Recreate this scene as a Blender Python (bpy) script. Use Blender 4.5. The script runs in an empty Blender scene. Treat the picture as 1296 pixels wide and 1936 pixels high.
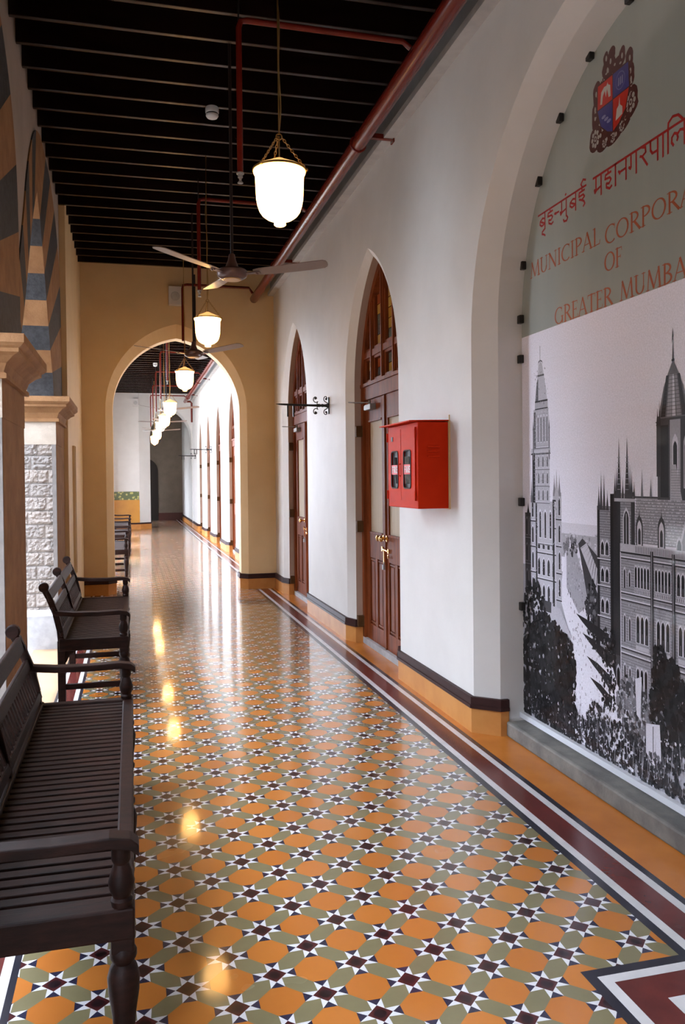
import bpy, math, random
from mathutils import Vector, Matrix
random.seed(7)
SC = bpy.context.scene
COL = SC.collection
PI = math.pi

# ------------------------------------------------------------------ camera
F_PX, W_PX = 1565.0, 1296.0
psi, pitch, roll = math.radians(14.337), math.radians(0.9), -0.010
Fv = Vector((math.sin(psi)*math.cos(pitch), math.cos(psi)*math.cos(pitch), -math.sin(pitch)))
Rv = Vector((math.cos(psi), -math.sin(psi), 0)); Uv = Rv.cross(Fv)
Rv = (Rv*math.cos(roll)+Uv*math.sin(roll)).normalized(); Uv = Rv.cross(Fv)
cam = bpy.data.cameras.new('camera'); cam_o = bpy.data.objects.new('camera', cam); COL.objects.link(cam_o)
m3 = Matrix((Rv, Uv, -Fv)).transposed()
cam_o.matrix_world = Matrix.Translation((0, 0, 1.5)) @ m3.to_4x4()
cam.sensor_fit = 'HORIZONTAL'; cam.sensor_width = 24.0; cam.lens = F_PX/W_PX*24.0
cam.shift_x = -0.2752/W_PX; cam.shift_y = -36.4167/W_PX
cam.clip_start = 0.02; cam.clip_end = 200
SC.camera = cam_o

# ------------------------------------------------------------------ sky, exposure
SKY_STRENGTH = 18.5
SKY_COLOR = (0.76, 0.84, 1.0)
LAMP_STRENGTH = 14.0
LAMP_COLOR = (1.0, 0.52, 0.15)
EXPOSURE = 0.22
SUN_STRENGTH = 4.5
SUN_ELEV = 75.0     # high, from the open court on the left
wd = bpy.data.worlds.new('sky'); SC.world = wd; wd.use_nodes = True
bg = wd.node_tree.nodes['Background']
bg.inputs[0].default_value = (*SKY_COLOR, 1); bg.inputs[1].default_value = SKY_STRENGTH
sun = bpy.data.lights.new('sun', 'SUN'); sun.energy = SUN_STRENGTH; sun.angle = math.radians(0.6); sun.color = (1.0, 0.95, 0.88)
sun_o = bpy.data.objects.new('sun', sun); COL.objects.link(sun_o); sun_o.rotation_euler = (0, math.radians(-(90-SUN_ELEV)), math.radians(0))
vs = SC.view_settings
vs.view_transform = 'Standard'; vs.look = 'None'; vs.gamma = 1.0; vs.use_curve_mapping = False
vs.exposure = EXPOSURE

# ------------------------------------------------------------------ node helpers
class S:
    """a float socket with arithmetic"""
    def __init__(s, nt, sock): s.nt, s.k = nt, sock
    def op(s, o, b=None, c=None):
        n = s.nt.nodes.new('ShaderNodeMath'); n.operation = o
        for i, v in enumerate((s, b, c)):
            if v is None: continue
            if isinstance(v, S): s.nt.links.new(v.k, n.inputs[i])
            else: n.inputs[i].default_value = v
        return S(s.nt, n.outputs[0])
    def __add__(s, b): return s.op('ADD', b)
    def __sub__(s, b): return s.op('SUBTRACT', b)
    def __mul__(s, b): return s.op('MULTIPLY', b)
    def lt(s, b): return s.op('LESS_THAN', b)
    def gt(s, b): return s.op('GREATER_THAN', b)
    def mx(s, b): return s.op('MAXIMUM', b)
    def mn(s, b): return s.op('MINIMUM', b)
    def ab(s): return s.op('ABSOLUTE')
    def fl(s): return s.op('FLOOR')

def new_mat(name, rough=0.6, metal=0.0, color=(0.5, 0.5, 0.5), coat=0.0, spec=0.5):
    m = bpy.data.materials.new(name); m.use_nodes = True
    b = m.node_tree.nodes['Principled BSDF']
    b.inputs['Base Color'].default_value = (*color, 1); b.inputs['Roughness'].default_value = rough
    b.inputs['Metallic'].default_value = metal; b.inputs['Coat Weight'].default_value = coat
    b.inputs['Coat Roughness'].default_value = 0.04
    b.inputs['Specular IOR Level'].default_value = spec
    return m, m.node_tree, b

def coords(nt, scale=(1, 1, 1)):
    g = nt.nodes.new('ShaderNodeTexCoord'); mp = nt.nodes.new('ShaderNodeMapping')
    nt.links.new(g.outputs['Object'], mp.inputs[0]); mp.inputs['Scale'].default_value = scale
    return mp.outputs[0]

def noise(nt, vec, scale, detail=4, rough=0.55):
    n = nt.nodes.new('ShaderNodeTexNoise'); n.inputs['Scale'].default_value = scale
    n.inputs['Detail'].default_value = detail; n.inputs['Roughness'].default_value = rough
    nt.links.new(vec, n.inputs['Vector']); return n.outputs['Fac']

def ramp(nt, fac, stops):
    r = nt.nodes.new('ShaderNodeValToRGB'); e = r.color_ramp.elements
    while len(e) < len(stops): e.new(0.5)
    for el, (p, c) in zip(e, stops): el.position = p; el.color = (*c, 1)
    nt.links.new(fac, r.inputs[0]); return r.outputs[0]

def bump(nt, b, h, strength, dist):
    n = nt.nodes.new('ShaderNodeBump'); n.inputs['Strength'].default_value = strength
    n.inputs['Distance'].default_value = dist; nt.links.new(h, n.inputs['Height'])
    nt.links.new(n.outputs[0], b.inputs['Normal'])

def mixc(nt, fac, a, b):
    n = nt.nodes.new('ShaderNodeMix'); n.data_type = 'RGBA'
    for s, v in ((0, fac), (6, a), (7, b)):
        if isinstance(v, S): v = v.k
        if isinstance(v, tuple): n.inputs[s].default_value = (*v, 1)
        elif isinstance(v, (int, float)): n.inputs[s].default_value = v
        else: nt.links.new(v, n.inputs[s])
    return n.outputs[2]

def mottled(name, c0, c1, scale=6, rough=0.6, bmp=0.0, bscale=40, coat=0.0, stretch=(1, 1, 1), metal=0.0, spec=0.5, lo=0.35, hi=0.65):
    m, nt, b = new_mat(name, rough, metal, c0, coat, spec)
    v = coords(nt, stretch)
    nt.links.new(ramp(nt, noise(nt, v, scale), [(lo, c0), (hi, c1)]), b.inputs['Base Color'])
    if bmp: bump(nt, b, noise(nt, v, bscale, 6, 0.65), bmp, 0.02)
    return m

MAT = {}
MAT['plaster'] = mottled('plaster', (0.70, 0.68, 0.645), (0.66, 0.64, 0.605), 3, 0.55, 0.06, 60)
MAT['plaster_arcade'] = mottled('plaster_arcade', (0.44, 0.37, 0.31), (0.38, 0.32, 0.265), 3, 0.8, 0.06, 60)
MAT['plaster_cream'] = mottled('plaster_cream', (0.74, 0.54, 0.29), (0.70, 0.50, 0.26), 3, 0.6, 0.06, 60)
MAT['wood_ceiling'] = mottled('wood_ceiling', (0.013, 0.0048, 0.0036), (0.007, 0.0028, 0.0022), 4, 0.24, 0.1, 30, stretch=(1, 8, 8), spec=0.3)
MAT['wood_bench'] = mottled('wood_bench', (0.022, 0.0085, 0.006), (0.008, 0.004, 0.003), 5, 0.5, 0.12, 40, stretch=(2, 9, 9), spec=0.13)
MAT['wood_door'] = mottled('wood_door', (0.25, 0.060, 0.016), (0.14, 0.032, 0.009), 4, 0.5, 0.04, 30, spec=0.10, stretch=(6, 6, 0.7))
MAT['reveal_paint'] = mottled('reveal_paint', (0.42, 0.30, 0.22), (0.38, 0.265, 0.195), 4, 0.6)
MAT['wood_cleat'] = mottled('wood_cleat', (0.105, 0.050, 0.018), (0.075, 0.035, 0.012), 8, 0.6, spec=0.12)
MAT['ochre_skirt'] = mottled('ochre_skirt', (0.56, 0.250, 0.070), (0.48, 0.195, 0.048), 5, 0.45, 0.03, 50, spec=0.2)
MAT['dark_moulding'] = mottled('dark_moulding', (0.045, 0.018, 0.016), (0.03, 0.013, 0.012), 6, 0.5, spec=0.15)
MAT['ochre_floor'] = mottled('ochre_floor', (0.50, 0.17, 0.028), (0.42, 0.135, 0.022), 4, 0.24, 0.02, 30)
MAT['black_tile'] = mottled('black_tile', (0.018, 0.018, 0.026), (0.03, 0.028, 0.036), 9, 0.2)
MAT['white_tile'] = mottled('white_tile', (0.58, 0.56, 0.55), (0.50, 0.49, 0.48), 9, 0.2)
MAT['maroon_tile'] = mottled('maroon_tile', (0.115, 0.022, 0.018), (0.085, 0.018, 0.015), 7, 0.2)
MAT['ochre_glare'] = mottled('ochre_glare', (0.40, 0.26, 0.155), (0.36, 0.23, 0.13), 4, 0.35)  # floor ochre made paler, with daylight glare put into its colour
MAT['bounce_paving'] = mottled('bounce_paving', (0.60, 0.58, 0.54), (0.52, 0.50, 0.47), 2, 0.8)  # unseen far court ground, made pale to bounce light inside
MAT['ground'] = mottled('ground', (0.07, 0.068, 0.06), (0.05, 0.048, 0.045), 2, 0.8)
MAT['blocker_dark'] = mottled('blocker_dark', (0.045, 0.04, 0.034), (0.035, 0.032, 0.028), 1, 0.8)  # for the unseen blocks added across the court
MAT['marble'] = mottled('marble', (0.66, 0.66, 0.66), (0.58, 0.58, 0.59), 5, 0.35)
MAT['sill_stone'] = mottled('sill_stone', (0.20, 0.19, 0.165), (0.11, 0.105, 0.095), 7, 0.65, 0.25, 50)
MAT['stone_tan'] = mottled('stone_tan', (0.36, 0.185, 0.075), (0.27, 0.13, 0.05), 7, 0.8, 0.35, 55)
MAT['stone_pale'] = mottled('stone_pale', (0.60, 0.52, 0.42), (0.50, 0.42, 0.33), 7, 0.8, 0.35, 55)
MAT['stone_slate'] = mottled('stone_slate', (0.055, 0.058, 0.062), (0.03, 0.032, 0.036), 25, 0.7, 0.35, 70)
MAT['stone_margin'] = mottled('stone_margin', (0.26, 0.235, 0.215), (0.21, 0.19, 0.175), 12, 0.75, 0.2, 60)
MAT['stone_plinth'] = mottled('stone_plinth', (0.42, 0.42, 0.42), (0.33, 0.33, 0.33), 12, 0.75, 0.2, 60)
MAT['red_pipe'] = mottled('red_pipe', (0.15, 0.013, 0.006), (0.12, 0.010, 0.005), 8, 0.25, spec=0.35)
MAT['red_box'] = mottled('red_box', (0.60, 0.028, 0.003), (0.54, 0.022, 0.0025), 6, 0.5, spec=0.08)
MAT['red_label'] = new_mat('red_label', 0.4, 0, (0.72, 0.02, 0.025))[0]
MAT['black_rubber'] = new_mat('black_rubber', 0.45, 0, (0.012, 0.012, 0.012))[0]
MAT['iron'] = mottled('iron', (0.014, 0.013, 0.013), (0.022, 0.02, 0.019), 12, 0.4, metal=0.3)
MAT['brass'] = new_mat('brass', 0.2, 1, (0.78, 0.47, 0.14))[0]
MAT['chain_brass'] = new_mat('chain_brass', 0.35, 0.9, (0.42, 0.24, 0.07))[0]
MAT['steel'] = new_mat('steel', 0.45, 0.3, (0.28, 0.27, 0.25), 0, 0.3)[0]
MAT['white_plastic'] = new_mat('white_plastic', 0.4, 0, (0.62, 0.60, 0.57))[0]
MAT['dark_plastic'] = new_mat('dark_plastic', 0.4, 0, (0.03, 0.03, 0.03))[0]
MAT['fan_brown'] = new_mat('fan_brown', 0.3, 0.2, (0.10, 0.048, 0.034))[0]
MAT['rod_dark'] = new_mat('rod_dark', 0.5, 0, (0.02, 0.012, 0.010), 0, 0.2)[0]
MAT['fan_blade'] = new_mat('fan_blade', 0.32, 0.0, (0.20, 0.135, 0.10))[0]
MAT['grey_paint'] = mottled('grey_paint', (0.27, 0.27, 0.26), (0.23, 0.23, 0.22), 5, 0.7)
MAT['grey_lip'] = mottled('grey_lip', (0.50, 0.49, 0.47), (0.42, 0.41, 0.40), 9, 0.6)
MAT['curtain_glass'] = mottled('curtain_glass', (0.60, 0.51, 0.37), (0.54, 0.45, 0.32), 4, 0.6, coat=0.0, spec=0.2, stretch=(1, 9, 0.3))
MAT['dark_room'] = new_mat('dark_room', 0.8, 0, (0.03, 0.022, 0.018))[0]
MAT['brown_wall'] = mottled('brown_wall', (0.24, 0.19, 0.14), (0.20, 0.155, 0.115), 3, 0.6)
MAT['maroon_skirt'] = new_mat('maroon_skirt', 0.4, 0, (0.09, 0.02, 0.014))[0]
MAT['dado_ochre'] = mottled('dado_ochre', (0.60, 0.27, 0.030), (0.53, 0.225, 0.024), 3, 0.35)
MAT['frosted_glass'] = mottled('frosted_glass', (0.345, 0.375, 0.335), (0.315, 0.345, 0.31), 1.2, 0.3, coat=0.6, stretch=(1, 4, 0.3))
MAT['letter_red'] = new_mat('letter_red', 0.4, 0, (0.36, 0.014, 0.012))[0]
MAT['letter_brown'] = new_mat('letter_brown', 0.4, 0, (0.37, 0.085, 0.028))[0]
MAT['strip_white'] = new_mat('strip_white', 0.35, 0, (0.66, 0.67, 0.70))[0]
MAT['hose'] = mottled('hose', (0.20, 0.18, 0.15), (0.10, 0.09, 0.08), 30, 0.7)

def attr_mat(name, rough=0.3, coat=0.0, grain=0.0, spec=0.5):
    m, nt, b = new_mat(name, rough, 0, (0.5, 0.5, 0.5), coat, spec)
    a = nt.nodes.new('ShaderNodeVertexColor'); a.layer_name = 'Col'
    out = a.outputs[0]
    if grain:
        v = coords(nt); g = ramp(nt, noise(nt, v, 130, 5, 0.7), [(0.3, (1-grain,)*3), (0.7, (1+grain,)*3)])
        mm = nt.nodes.new('ShaderNodeMix'); mm.data_type = 'RGBA'; mm.blend_type = 'MULTIPLY'; mm.inputs[0].default_value = 1
        nt.links.new(out, mm.inputs[6]); nt.links.new(g, mm.inputs[7]); out = mm.outputs[2]
    nt.links.new(out, b.inputs['Base Color']); return m
MAT['print'] = attr_mat('print', 0.5, 0.33, 0.14, 0.03)
MAT['stained'] = attr_mat('stained', 0.12, 0.8)
MAT['crest'] = attr_mat('crest', 0.4, 0.3)

# lamp glass
m, nt, b = new_mat('lamp_glass', 0.25, 0, (0.9, 0.82, 0.66))
b.inputs['Emission Color'].default_value = (*LAMP_COLOR, 1); b.inputs['Emission Strength'].default_value = LAMP_STRENGTH
MAT['lamp_glass'] = m
m, nt, b = new_mat('lamp_cap', 0.25, 0, (0.85, 0.76, 0.58))
b.inputs['Emission Color'].default_value = (*LAMP_COLOR, 1); b.inputs['Emission Strength'].default_value = 1.0
MAT['lamp_cap'] = m
MAT['lamp_off'] = new_mat('lamp_off', 0.25, 0, (0.75, 0.70, 0.62))[0]

# rock-faced courses
def brick_mat():
    m, nt, b = new_mat('stone_rough', 0.85, 0, (0.4, 0.35, 0.3))
    g = nt.nodes.new('ShaderNodeTexCoord'); sp = nt.nodes.new('ShaderNodeSeparateXYZ'); nt.links.new(g.outputs['Object'], sp.inputs[0])
    cb = nt.nodes.new('ShaderNodeCombineXYZ')
    nt.links.new((S(nt, sp.outputs[0])+S(nt, sp.outputs[1])).k, cb.inputs[0]); nt.links.new(sp.outputs[2], cb.inputs[1])
    br = nt.nodes.new('ShaderNodeTexBrick'); nt.links.new(cb.outputs[0], br.inputs['Vector'])
    br.inputs['Scale'].default_value = 1; br.inputs['Brick Width'].default_value = 0.24; br.inputs['Row Height'].default_value = 0.1246
    br.inputs['Mortar Size'].default_value = 0.004; br.offset = 0.42
    br.inputs['Color1'].default_value = (0.42, 0.365, 0.32, 1); br.inputs['Color2'].default_value = (0.33, 0.305, 0.285, 1)
    br.inputs['Mortar'].default_value = (0.17, 0.155, 0.14, 1)
    n = noise(nt, g.outputs['Object'], 24, 6, 0.6)
    cc = mixc(nt, S(nt, n)*0.5, br.outputs[0], (0.27, 0.23, 0.20)); nt.links.new(cc, b.inputs['Base Color'])
    bump(nt, b, noise(nt, g.outputs['Object'], 46, 5, 0.6), 0.5, 0.02)
    return m
MAT['stone_rough'] = brick_mat()

# geometric tile: octagons and eight-pointed stars on a checkerboard, grey squares between
def tile_mat():
    m, nt, b = new_mat('tile', 0.16, 0, (0.5, 0.3, 0.1), coat=0.7, spec=0.35)
    b.inputs['Coat Roughness'].default_value = 0.075
    g = nt.nodes.new('ShaderNodeTexCoord'); sp = nt.nodes.new('ShaderNodeSeparateXYZ'); nt.links.new(g.outputs['Object'], sp.inputs[0])
    X, Y = S(nt, sp.outputs[0]), S(nt, sp.outputs[1])
    a = 0.1287
    u = (X-0.144)*(1/a); v = (Y-2.465)*(1/a)
    iu = (u+0.5).fl(); iv = (v+0.5).fl()
    lx = (u-iu).ab(); ly = (v-iv).ab()
    par = ((iu+iv)*0.5).op('FRACT').gt(0.25)          # 1 = octagon
    hi, lo = lx.mx(ly), lx.mn(ly)
    d, c = 0.29, 0.33
    r = (lx*lx+ly*ly).op('SQRT')
    dia = (hi+lo).lt(d)
    core = r.lt(0.145)
    blue = lo.lt((hi-d)*(c/2/(0.5-d)))
    white = lo.lt((hi-d/2)*((c/2-d/2)/(0.5-d/2))+d/2)
    octo = (hi+lo).lt(0.5+c/2)
    cb = nt.nodes.new('ShaderNodeCombineXYZ'); nt.links.new(iu.k, cb.inputs[0]); nt.links.new(iv.k, cb.inputs[1])
    wn = nt.nodes.new('ShaderNodeTexWhiteNoise'); wn.noise_dimensions = '2D'; nt.links.new(cb.outputs[0], wn.inputs['Vector'])
    var = S(nt, wn.outputs['Value'])
    fine = S(nt, noise(nt, g.outputs['Object'], 9, 5, 0.6))
    GREY = mixc(nt, fine, (0.205, 0.178, 0.092), (0.150, 0.130, 0.068))
    ORG = mixc(nt, var*0.6+fine*0.4, (0.50, 0.180, 0.033), (0.40, 0.126, 0.021))
    star = mixc(nt, white, GREY, (0.62, 0.62, 0.62))
    star = mixc(nt, blue, star, (0.020, 0.020, 0.045))
    star = mixc(nt, dia, star, (0.062, 0.011, 0.012))
    star = mixc(nt, core, star, (0.012, 0.006, 0.008))
    oc = mixc(nt, octo, GREY, ORG)
    nt.links.new(mixc(nt, par, star, oc), b.inputs['Base Color'])
    wear = S(nt, noise(nt, g.outputs['Object'], 2.3, 3, 0.5))*0.14+0.18
    nt.links.new(wear.k, b.inputs['Roughness'])
    bump(nt, b, noise(nt, g.outputs['Object'], 5, 2, 0.5), 0.045, 0.02)
    return m
MAT['tile'] = tile_mat()

def frieze_mat():
    m, nt, b = new_mat('frieze', 0.3, 0, (0.2, 0.25, 0.1))
    v = coords(nt); vo = nt.nodes.new('ShaderNodeTexVoronoi'); vo.inputs['Scale'].default_value = 11; nt.links.new(v, vo.inputs['Vector'])
    nt.links.new(ramp(nt, vo.outputs[0], [(0.25, (0.50, 0.47, 0.14)), (0.45, (0.10, 0.13, 0.045))]), b.inputs['Base Color']); return m
MAT['frieze'] = frieze_mat()

# ------------------------------------------------------------------ mesh helpers
class MB:
    def __init__(s): s.v, s.f, s.m, s.c = [], [], [], []
    def add(s, verts, faces, mi=0, col=None):
        o = len(s.v); s.v += [tuple(p) for p in verts]
        for f in faces: s.f.append(tuple(i+o for i in f)); s.m.append(mi); s.c.append(col)
    def poly(s, pts, mi=0, col=None): s.add(pts, [tuple(range(len(pts)))], mi, col)
    def box(s, x0, x1, y0, y1, z0, z1, mi=0):
        s.add([(x, y, z) for x in (x0, x1) for y in (y0, y1) for z in (z0, z1)],
              [(0, 1, 3, 2), (4, 6, 7, 5), (0, 4, 5, 1), (2, 3, 7, 6), (0, 2, 6, 4), (1, 5, 7, 3)], mi)
    def obox(s, a, b, wx, wy, up=(0, 0, 1), mi=0):
        """bar from a to b with cross-section wx (sideways) by wy (along up)"""
        a, b = Vector(a), Vector(b); d = (b-a).normalized(); up = Vector(up)
        sd = d.cross(up).normalized(); u2 = sd.cross(d).normalized(); vs_ = []
        for p in (a, b):
            for i, j in ((-1, -1), (1, -1), (1, 1), (-1, 1)): vs_.append(p+sd*(wx/2*i)+u2*(wy/2*j))
        s.add(vs_, [(0, 3, 2, 1), (4, 5, 6, 7), (0, 1, 5, 4), (1, 2, 6, 5), (2, 3, 7, 6), (3, 0, 4, 7)], mi)
    def tube(s, pts, r, n=8, mi=0, closed=False, taper=None):
        pts = [Vector(p) for p in pts]; k = len(pts); rings = []
        ref = Vector((0.0, 0.0, 1.0))
        t0 = (pts[1]-pts[0]).normalized()
        if abs(t0.dot(ref)) > 0.9: ref = Vector((1.0, 0, 0))
        nrm = (ref-t0*ref.dot(t0)).normalized(); o = len(s.v)
        for i, p in enumerate(pts):
            if closed: t = (pts[(i+1) % k]-pts[i-1]).normalized()
            else: t = (pts[min(i+1, k-1)]-pts[max(i-1, 0)]).normalized()
            nrm = (nrm-t*nrm.dot(t)).normalized(); bi = t.cross(nrm)
            rr = taper[i] if taper else r
            for j in range(n):
                a = 2*PI*j/n; s.v.append(tuple(p+nrm*(rr*math.cos(a))+bi*(rr*math.sin(a))))
        for i in range(k if closed else k-1):
            for j in range(n):
                a0, a1 = o+i*n+j, o+i*n+(j+1) % n; i2 = (i+1) % k
                s.f.append((a0, a1, o+i2*n+(j+1) % n, o+i2*n+j)); s.m.append(mi); s.c.append(None)
        if not closed:
            s.f.append(tuple(o+j for j in range(n))[::-1]); s.f.append(tuple(o+(k-1)*n+j for j in range(n)))
            s.m += [mi, mi]; s.c += [None, None]
    def lathe(s, prof, c=(0, 0, 0), n=24, mi=0, axis='Z'):
        o = len(s.v)
        for r, h in prof:
            for j in range(n):
                a = 2*PI*j/n; x, y = r*math.cos(a), r*math.sin(a)
                p = (x, y, h) if axis == 'Z' else (h, x, y) if axis == 'X' else (x, h, y)
                s.v.append((p[0]+c[0], p[1]+c[1], p[2]+c[2]))
        for i in range(len(prof)-1):
            for j in range(n):
                s.f.append((o+i*n+j, o+i*n+(j+1) % n, o+(i+1)*n+(j+1) % n, o+(i+1)*n+j)); s.m.append(mi); s.c.append(None)
    def prism(s, poly, fn, d0, d1, mi=0):
        """poly of (a,b) extruded from depth d0 to d1; fn(a,b,d)->xyz"""
        k = len(poly); v = [fn(a, b_, d0) for a, b_ in poly]+[fn(a, b_, d1) for a, b_ in poly]
        s.add(v, [tuple(range(k))[::-1], tuple(range(k, 2*k))]+[(i, (i+1) % k, k+(i+1) % k, k+i) for i in range(k)], mi)
    def build(s, name, mats, parent=None, smooth=False, bevel=0.0, weld=True):
        me = bpy.data.meshes.new(name); me.from_pydata(s.v, [], s.f)
        if not isinstance(mats, (list, tuple)): mats = [mats]
        for mt in mats: me.materials.append(MAT[mt])
        me.polygons.foreach_set('material_index', s.m)
        if any(c is not None for c in s.c):
            ca = me.color_attributes.new('Col', 'FLOAT_COLOR', 'CORNER'); i = 0
            for p, c in zip(me.polygons, s.c):
                c = c or (0.5, 0.5, 0.5)
                for li in p.loop_indices: ca.data[li].color = (*c, 1)
        else:
            import bmesh
            bm = bmesh.new(); bm.from_mesh(me)
            if weld: bmesh.ops.remove_doubles(bm, verts=bm.verts, dist=1e-5)
            bmesh.ops.recalc_face_normals(bm, faces=bm.faces); bm.to_mesh(me); bm.free()
        if smooth:
            me.polygons.foreach_set('use_smooth', [True]*len(me.polygons))
            me.set_sharp_from_angle(angle=math.radians(40))
        me.update()
        o = bpy.data.objects.new(name, me); COL.objects.link(o)
        if parent: o.parent = parent
        if bevel:
            bv = o.modifiers.new('bevel', 'BEVEL'); bv.width = bevel; bv.segments = 2; bv.limit_method = 'ANGLE'
        return o

def struct(o): o['kind'] = 'structure'; return o
def tag(o, label, cat, group=None):
    o['label'] = label; o['category'] = cat
    if group: o['group'] = group
    return o
def thing(name, loc, label, cat, group=None, rz=0):
    o = bpy.data.objects.new(name, None); o.empty_display_size = 0.1; COL.objects.link(o)
    o.location = loc; o.rotation_euler = (0, 0, rz)
    return tag(o, label, cat, group) if label else o
def kids(o): return [c for c in bpy.data.objects if c.parent == o]
def copy_tree(o, parent=None):
    c = o.copy(); COL.objects.link(c)
    if parent: c.parent = parent
    for k in kids(o): copy_tree(k, c)
    return c

def arch_curve(w, spring, rise, n=14):
    """points (t,z) of a two-centred arch from (-w,spring) over the apex to (w,spring)"""
    R = (w*w+rise*rise)/(2*w); cx = R-w; a_end = math.acos(max(-1, min(1, -cx/R)))
    L = []
    for i in range(n+1):
        a = PI-(PI-a_end)*i/n
        L.append((cx+R*math.cos(a), spring+R*math.sin(a)))
    L[-1] = (0.0, spring+rise)
    return L+[(-t, z) for t, z in L[-2::-1]]

def outline(tc, w, spring, rise, z0=0.0, n=14):
    return [(tc-w, z0)]+[(tc+t, z) for t, z in arch_curve(w, spring, rise, n)]+[(tc+w, z0)]

def wall_with_arches(mb, P, t0, t1, zt, ops, mi=0, rev=None):
    """P(t,z,d)->xyz, d = depth into the wall. ops: (outer outline, inner outline, chamfer depth, total depth)"""
    cur = t0
    for outer, inner, cd, D in sorted(ops, key=lambda q: q[0][0][0]):
        a, b_ = outer[0][0], outer[-1][0]
        if a > cur: mb.poly([P(cur, 0, 0), P(a, 0, 0), P(a, zt, 0), P(cur, zt, 0)], mi)
        for p, q in zip(outer[1:-2], outer[2:-1]):
            mb.poly([P(p[0], p[1], 0), P(q[0], q[1], 0), P(q[0], zt, 0), P(p[0], zt, 0)], mi)
        for i in range(len(outer)-1):
            p, q, r, s_ = outer[i], outer[i+1], inner[i+1], inner[i]
            mb.poly([P(*p, 0), P(*q, 0), P(*r, cd), P(*s_, cd)], mi)
            mb.poly([P(*s_, cd), P(*r, cd), P(*r, D), P(*s_, D)], mi if rev is None or D > .3 else rev)
        cur = b_
    if t1 > cur: mb.poly([P(cur, 0, 0), P(t1, 0, 0), P(t1, zt, 0), P(cur, zt, 0)], mi)

def offset_path(path, d):
    out = []
    for i, p in enumerate(path):
        p = Vector(p)
        n = []
        if i > 0: e = (p-Vector(path[i-1])).normalized(); n.append(Vector((-e.y, e.x)))
        if i < len(path)-1: e = (Vector(path[i+1])-p).normalized(); n.append(Vector((-e.y, e.x)))
        if len(n) == 2:
            b_ = (n[0]+n[1]); b_ = b_/max(0.2, b_.length_squared)*2
        else: b_ = n[0]
        out.append(p+b_*d)
    return out

def band(mb, path, o0, o1, z0, z1, mi):
    """skirting band along a plan path, standing off o1 on its left side"""
    A = offset_path(path, o0); B = offset_path(path, o1)
    for i in range(len(path)-1):
        a0, a1, b0, b1 = A[i], A[i+1], B[i], B[i+1]
        mb.poly([(b0.x, b0.y, z0), (b1.x, b1.y, z0), (b1.x, b1.y, z1), (b0.x, b0.y, z1)], mi)
        mb.poly([(b0.x, b0.y, z1), (b1.x, b1.y, z1), (a1.x, a1.y, z1), (a0.x, a0.y, z1)], mi)
        mb.poly([(b0.x, b0.y, z0), (b1.x, b1.y, z0), (a1.x, a1.y, z0), (a0.x, a0.y, z0)], mi)
    for k in (0, -1):
        a, b_ = A[k], B[k]; mb.poly([(a.x, a.y, z0), (b_.x, b_.y, z0), (b_.x, b_.y, z1), (a.x, a.y, z1)], mi)

# ------------------------------------------------------------------ dimensions
XW = 1.95            # right wall face
XD = 2.085           # plane of the doors
XL = -0.675          # arcade wall face
ZJ = 4.28            # underside of the joists
ZC = 4.46            # ceiling boards
Y0, YA, YA2, YE = -5.0, 11.40, 11.78, 27.0
DOOR_C = [6.70, 10.02, 13.55, 16.80, 19.45, 22.0, 24.5]
DW_O, DW_I = 0.79, 0.65
DRO, DRI = 1.14, 1.075   # rise of the door arches

# ------------------------------------------------------------------ floor
fl = MB()
FM = ['tile', 'black_tile', 'white_tile', 'maroon_tile', 'ochre_floor', 'marble', 'ground', 'ochre_glare', 'bounce_paving']
def q(x0, x1, y0, y1, mi): fl.poly([(x0, y0, 0), (x1, y0, 0), (x1, y1, 0), (x0, y1, 0)], mi)
# border on the right turns in round the mural bay
pathR = [(1.300, Y0), (1.300, 2.235), (1.645, 2.235), (1.645, YE+6)]
offs = [(0, .036, 1), (.036, .072, 2), (.072, .178, 3), (.178, .213, 2), (.213, .243, 1)]
for o0, o1, mi in offs:
    A, B = offset_path(pathR, -o0), offset_path(pathR, -o1)
    for i in range(3): fl.poly([(A[i].x, A[i].y, 0), (B[i].x, B[i].y, 0), (B[i+1].x, B[i+1].y, 0), (A[i+1].x, A[i+1].y, 0)], mi)
E5 = offset_path(pathR, -.243)
q(E5[1].x, 2.6, Y0, E5[1].y, 4); q(E5[2].x, 2.6, E5[2].y, YE+6, 4)
xl = -0.354
q(xl, 1.300, Y0, 2.235, 0); q(xl, 1.645, 2.235, YE+6, 0)
for o0, o1, mi in ((0, .022, 1), (.022, .052, 2), (.052, .130, 3), (.130, .158, 2), (.158, .178, 1)): q(xl-o1, xl-o0, Y0, YE+6, mi)
q(-0.87, xl-.178, Y0, YE+6, 7); q(-1.30, -0.87, Y0, YE+6, 5); q(-30, -1.30, Y0-6, 12.5, 6); q(-30, -1.30, 12.5, YE+12, 8)
struct(fl.build('floor', FM))

# ------------------------------------------------------------------ right wall
def PR(t, z, d): return (XW+d, t, z)
ops = []
for c in DOOR_C: ops.append((outline(c, DW_O, 2.30, DRO), outline(c, DW_I, 2.30, DRI), 0.05, XD+0.06-XW))
MC = 3.32
ops.append((outline(MC, 1.22, 2.30, 1.40), outline(MC, 1.11, 2.38, 1.28), 0.12, 0.40))
ops.append((outline(-0.2, DW_O, 2.30, DRO), outline(-0.2, DW_I, 2.30, DRI), 0.05, XD+0.06-XW))
rw = MB(); wall_with_arches(rw, PR, Y0, YE+6, ZC, ops, 0, 1)
struct(rw.build('wall_right', ['plaster', 'reveal_paint']))
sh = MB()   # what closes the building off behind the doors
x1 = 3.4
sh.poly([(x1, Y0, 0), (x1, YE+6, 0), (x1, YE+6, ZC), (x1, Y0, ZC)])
for y in (Y0, 8.6, 12.0, YE+6): sh.poly([(XW+.3, y, 0), (x1, y, 0), (x1, y, ZC), (XW+.3, y, ZC)])
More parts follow.
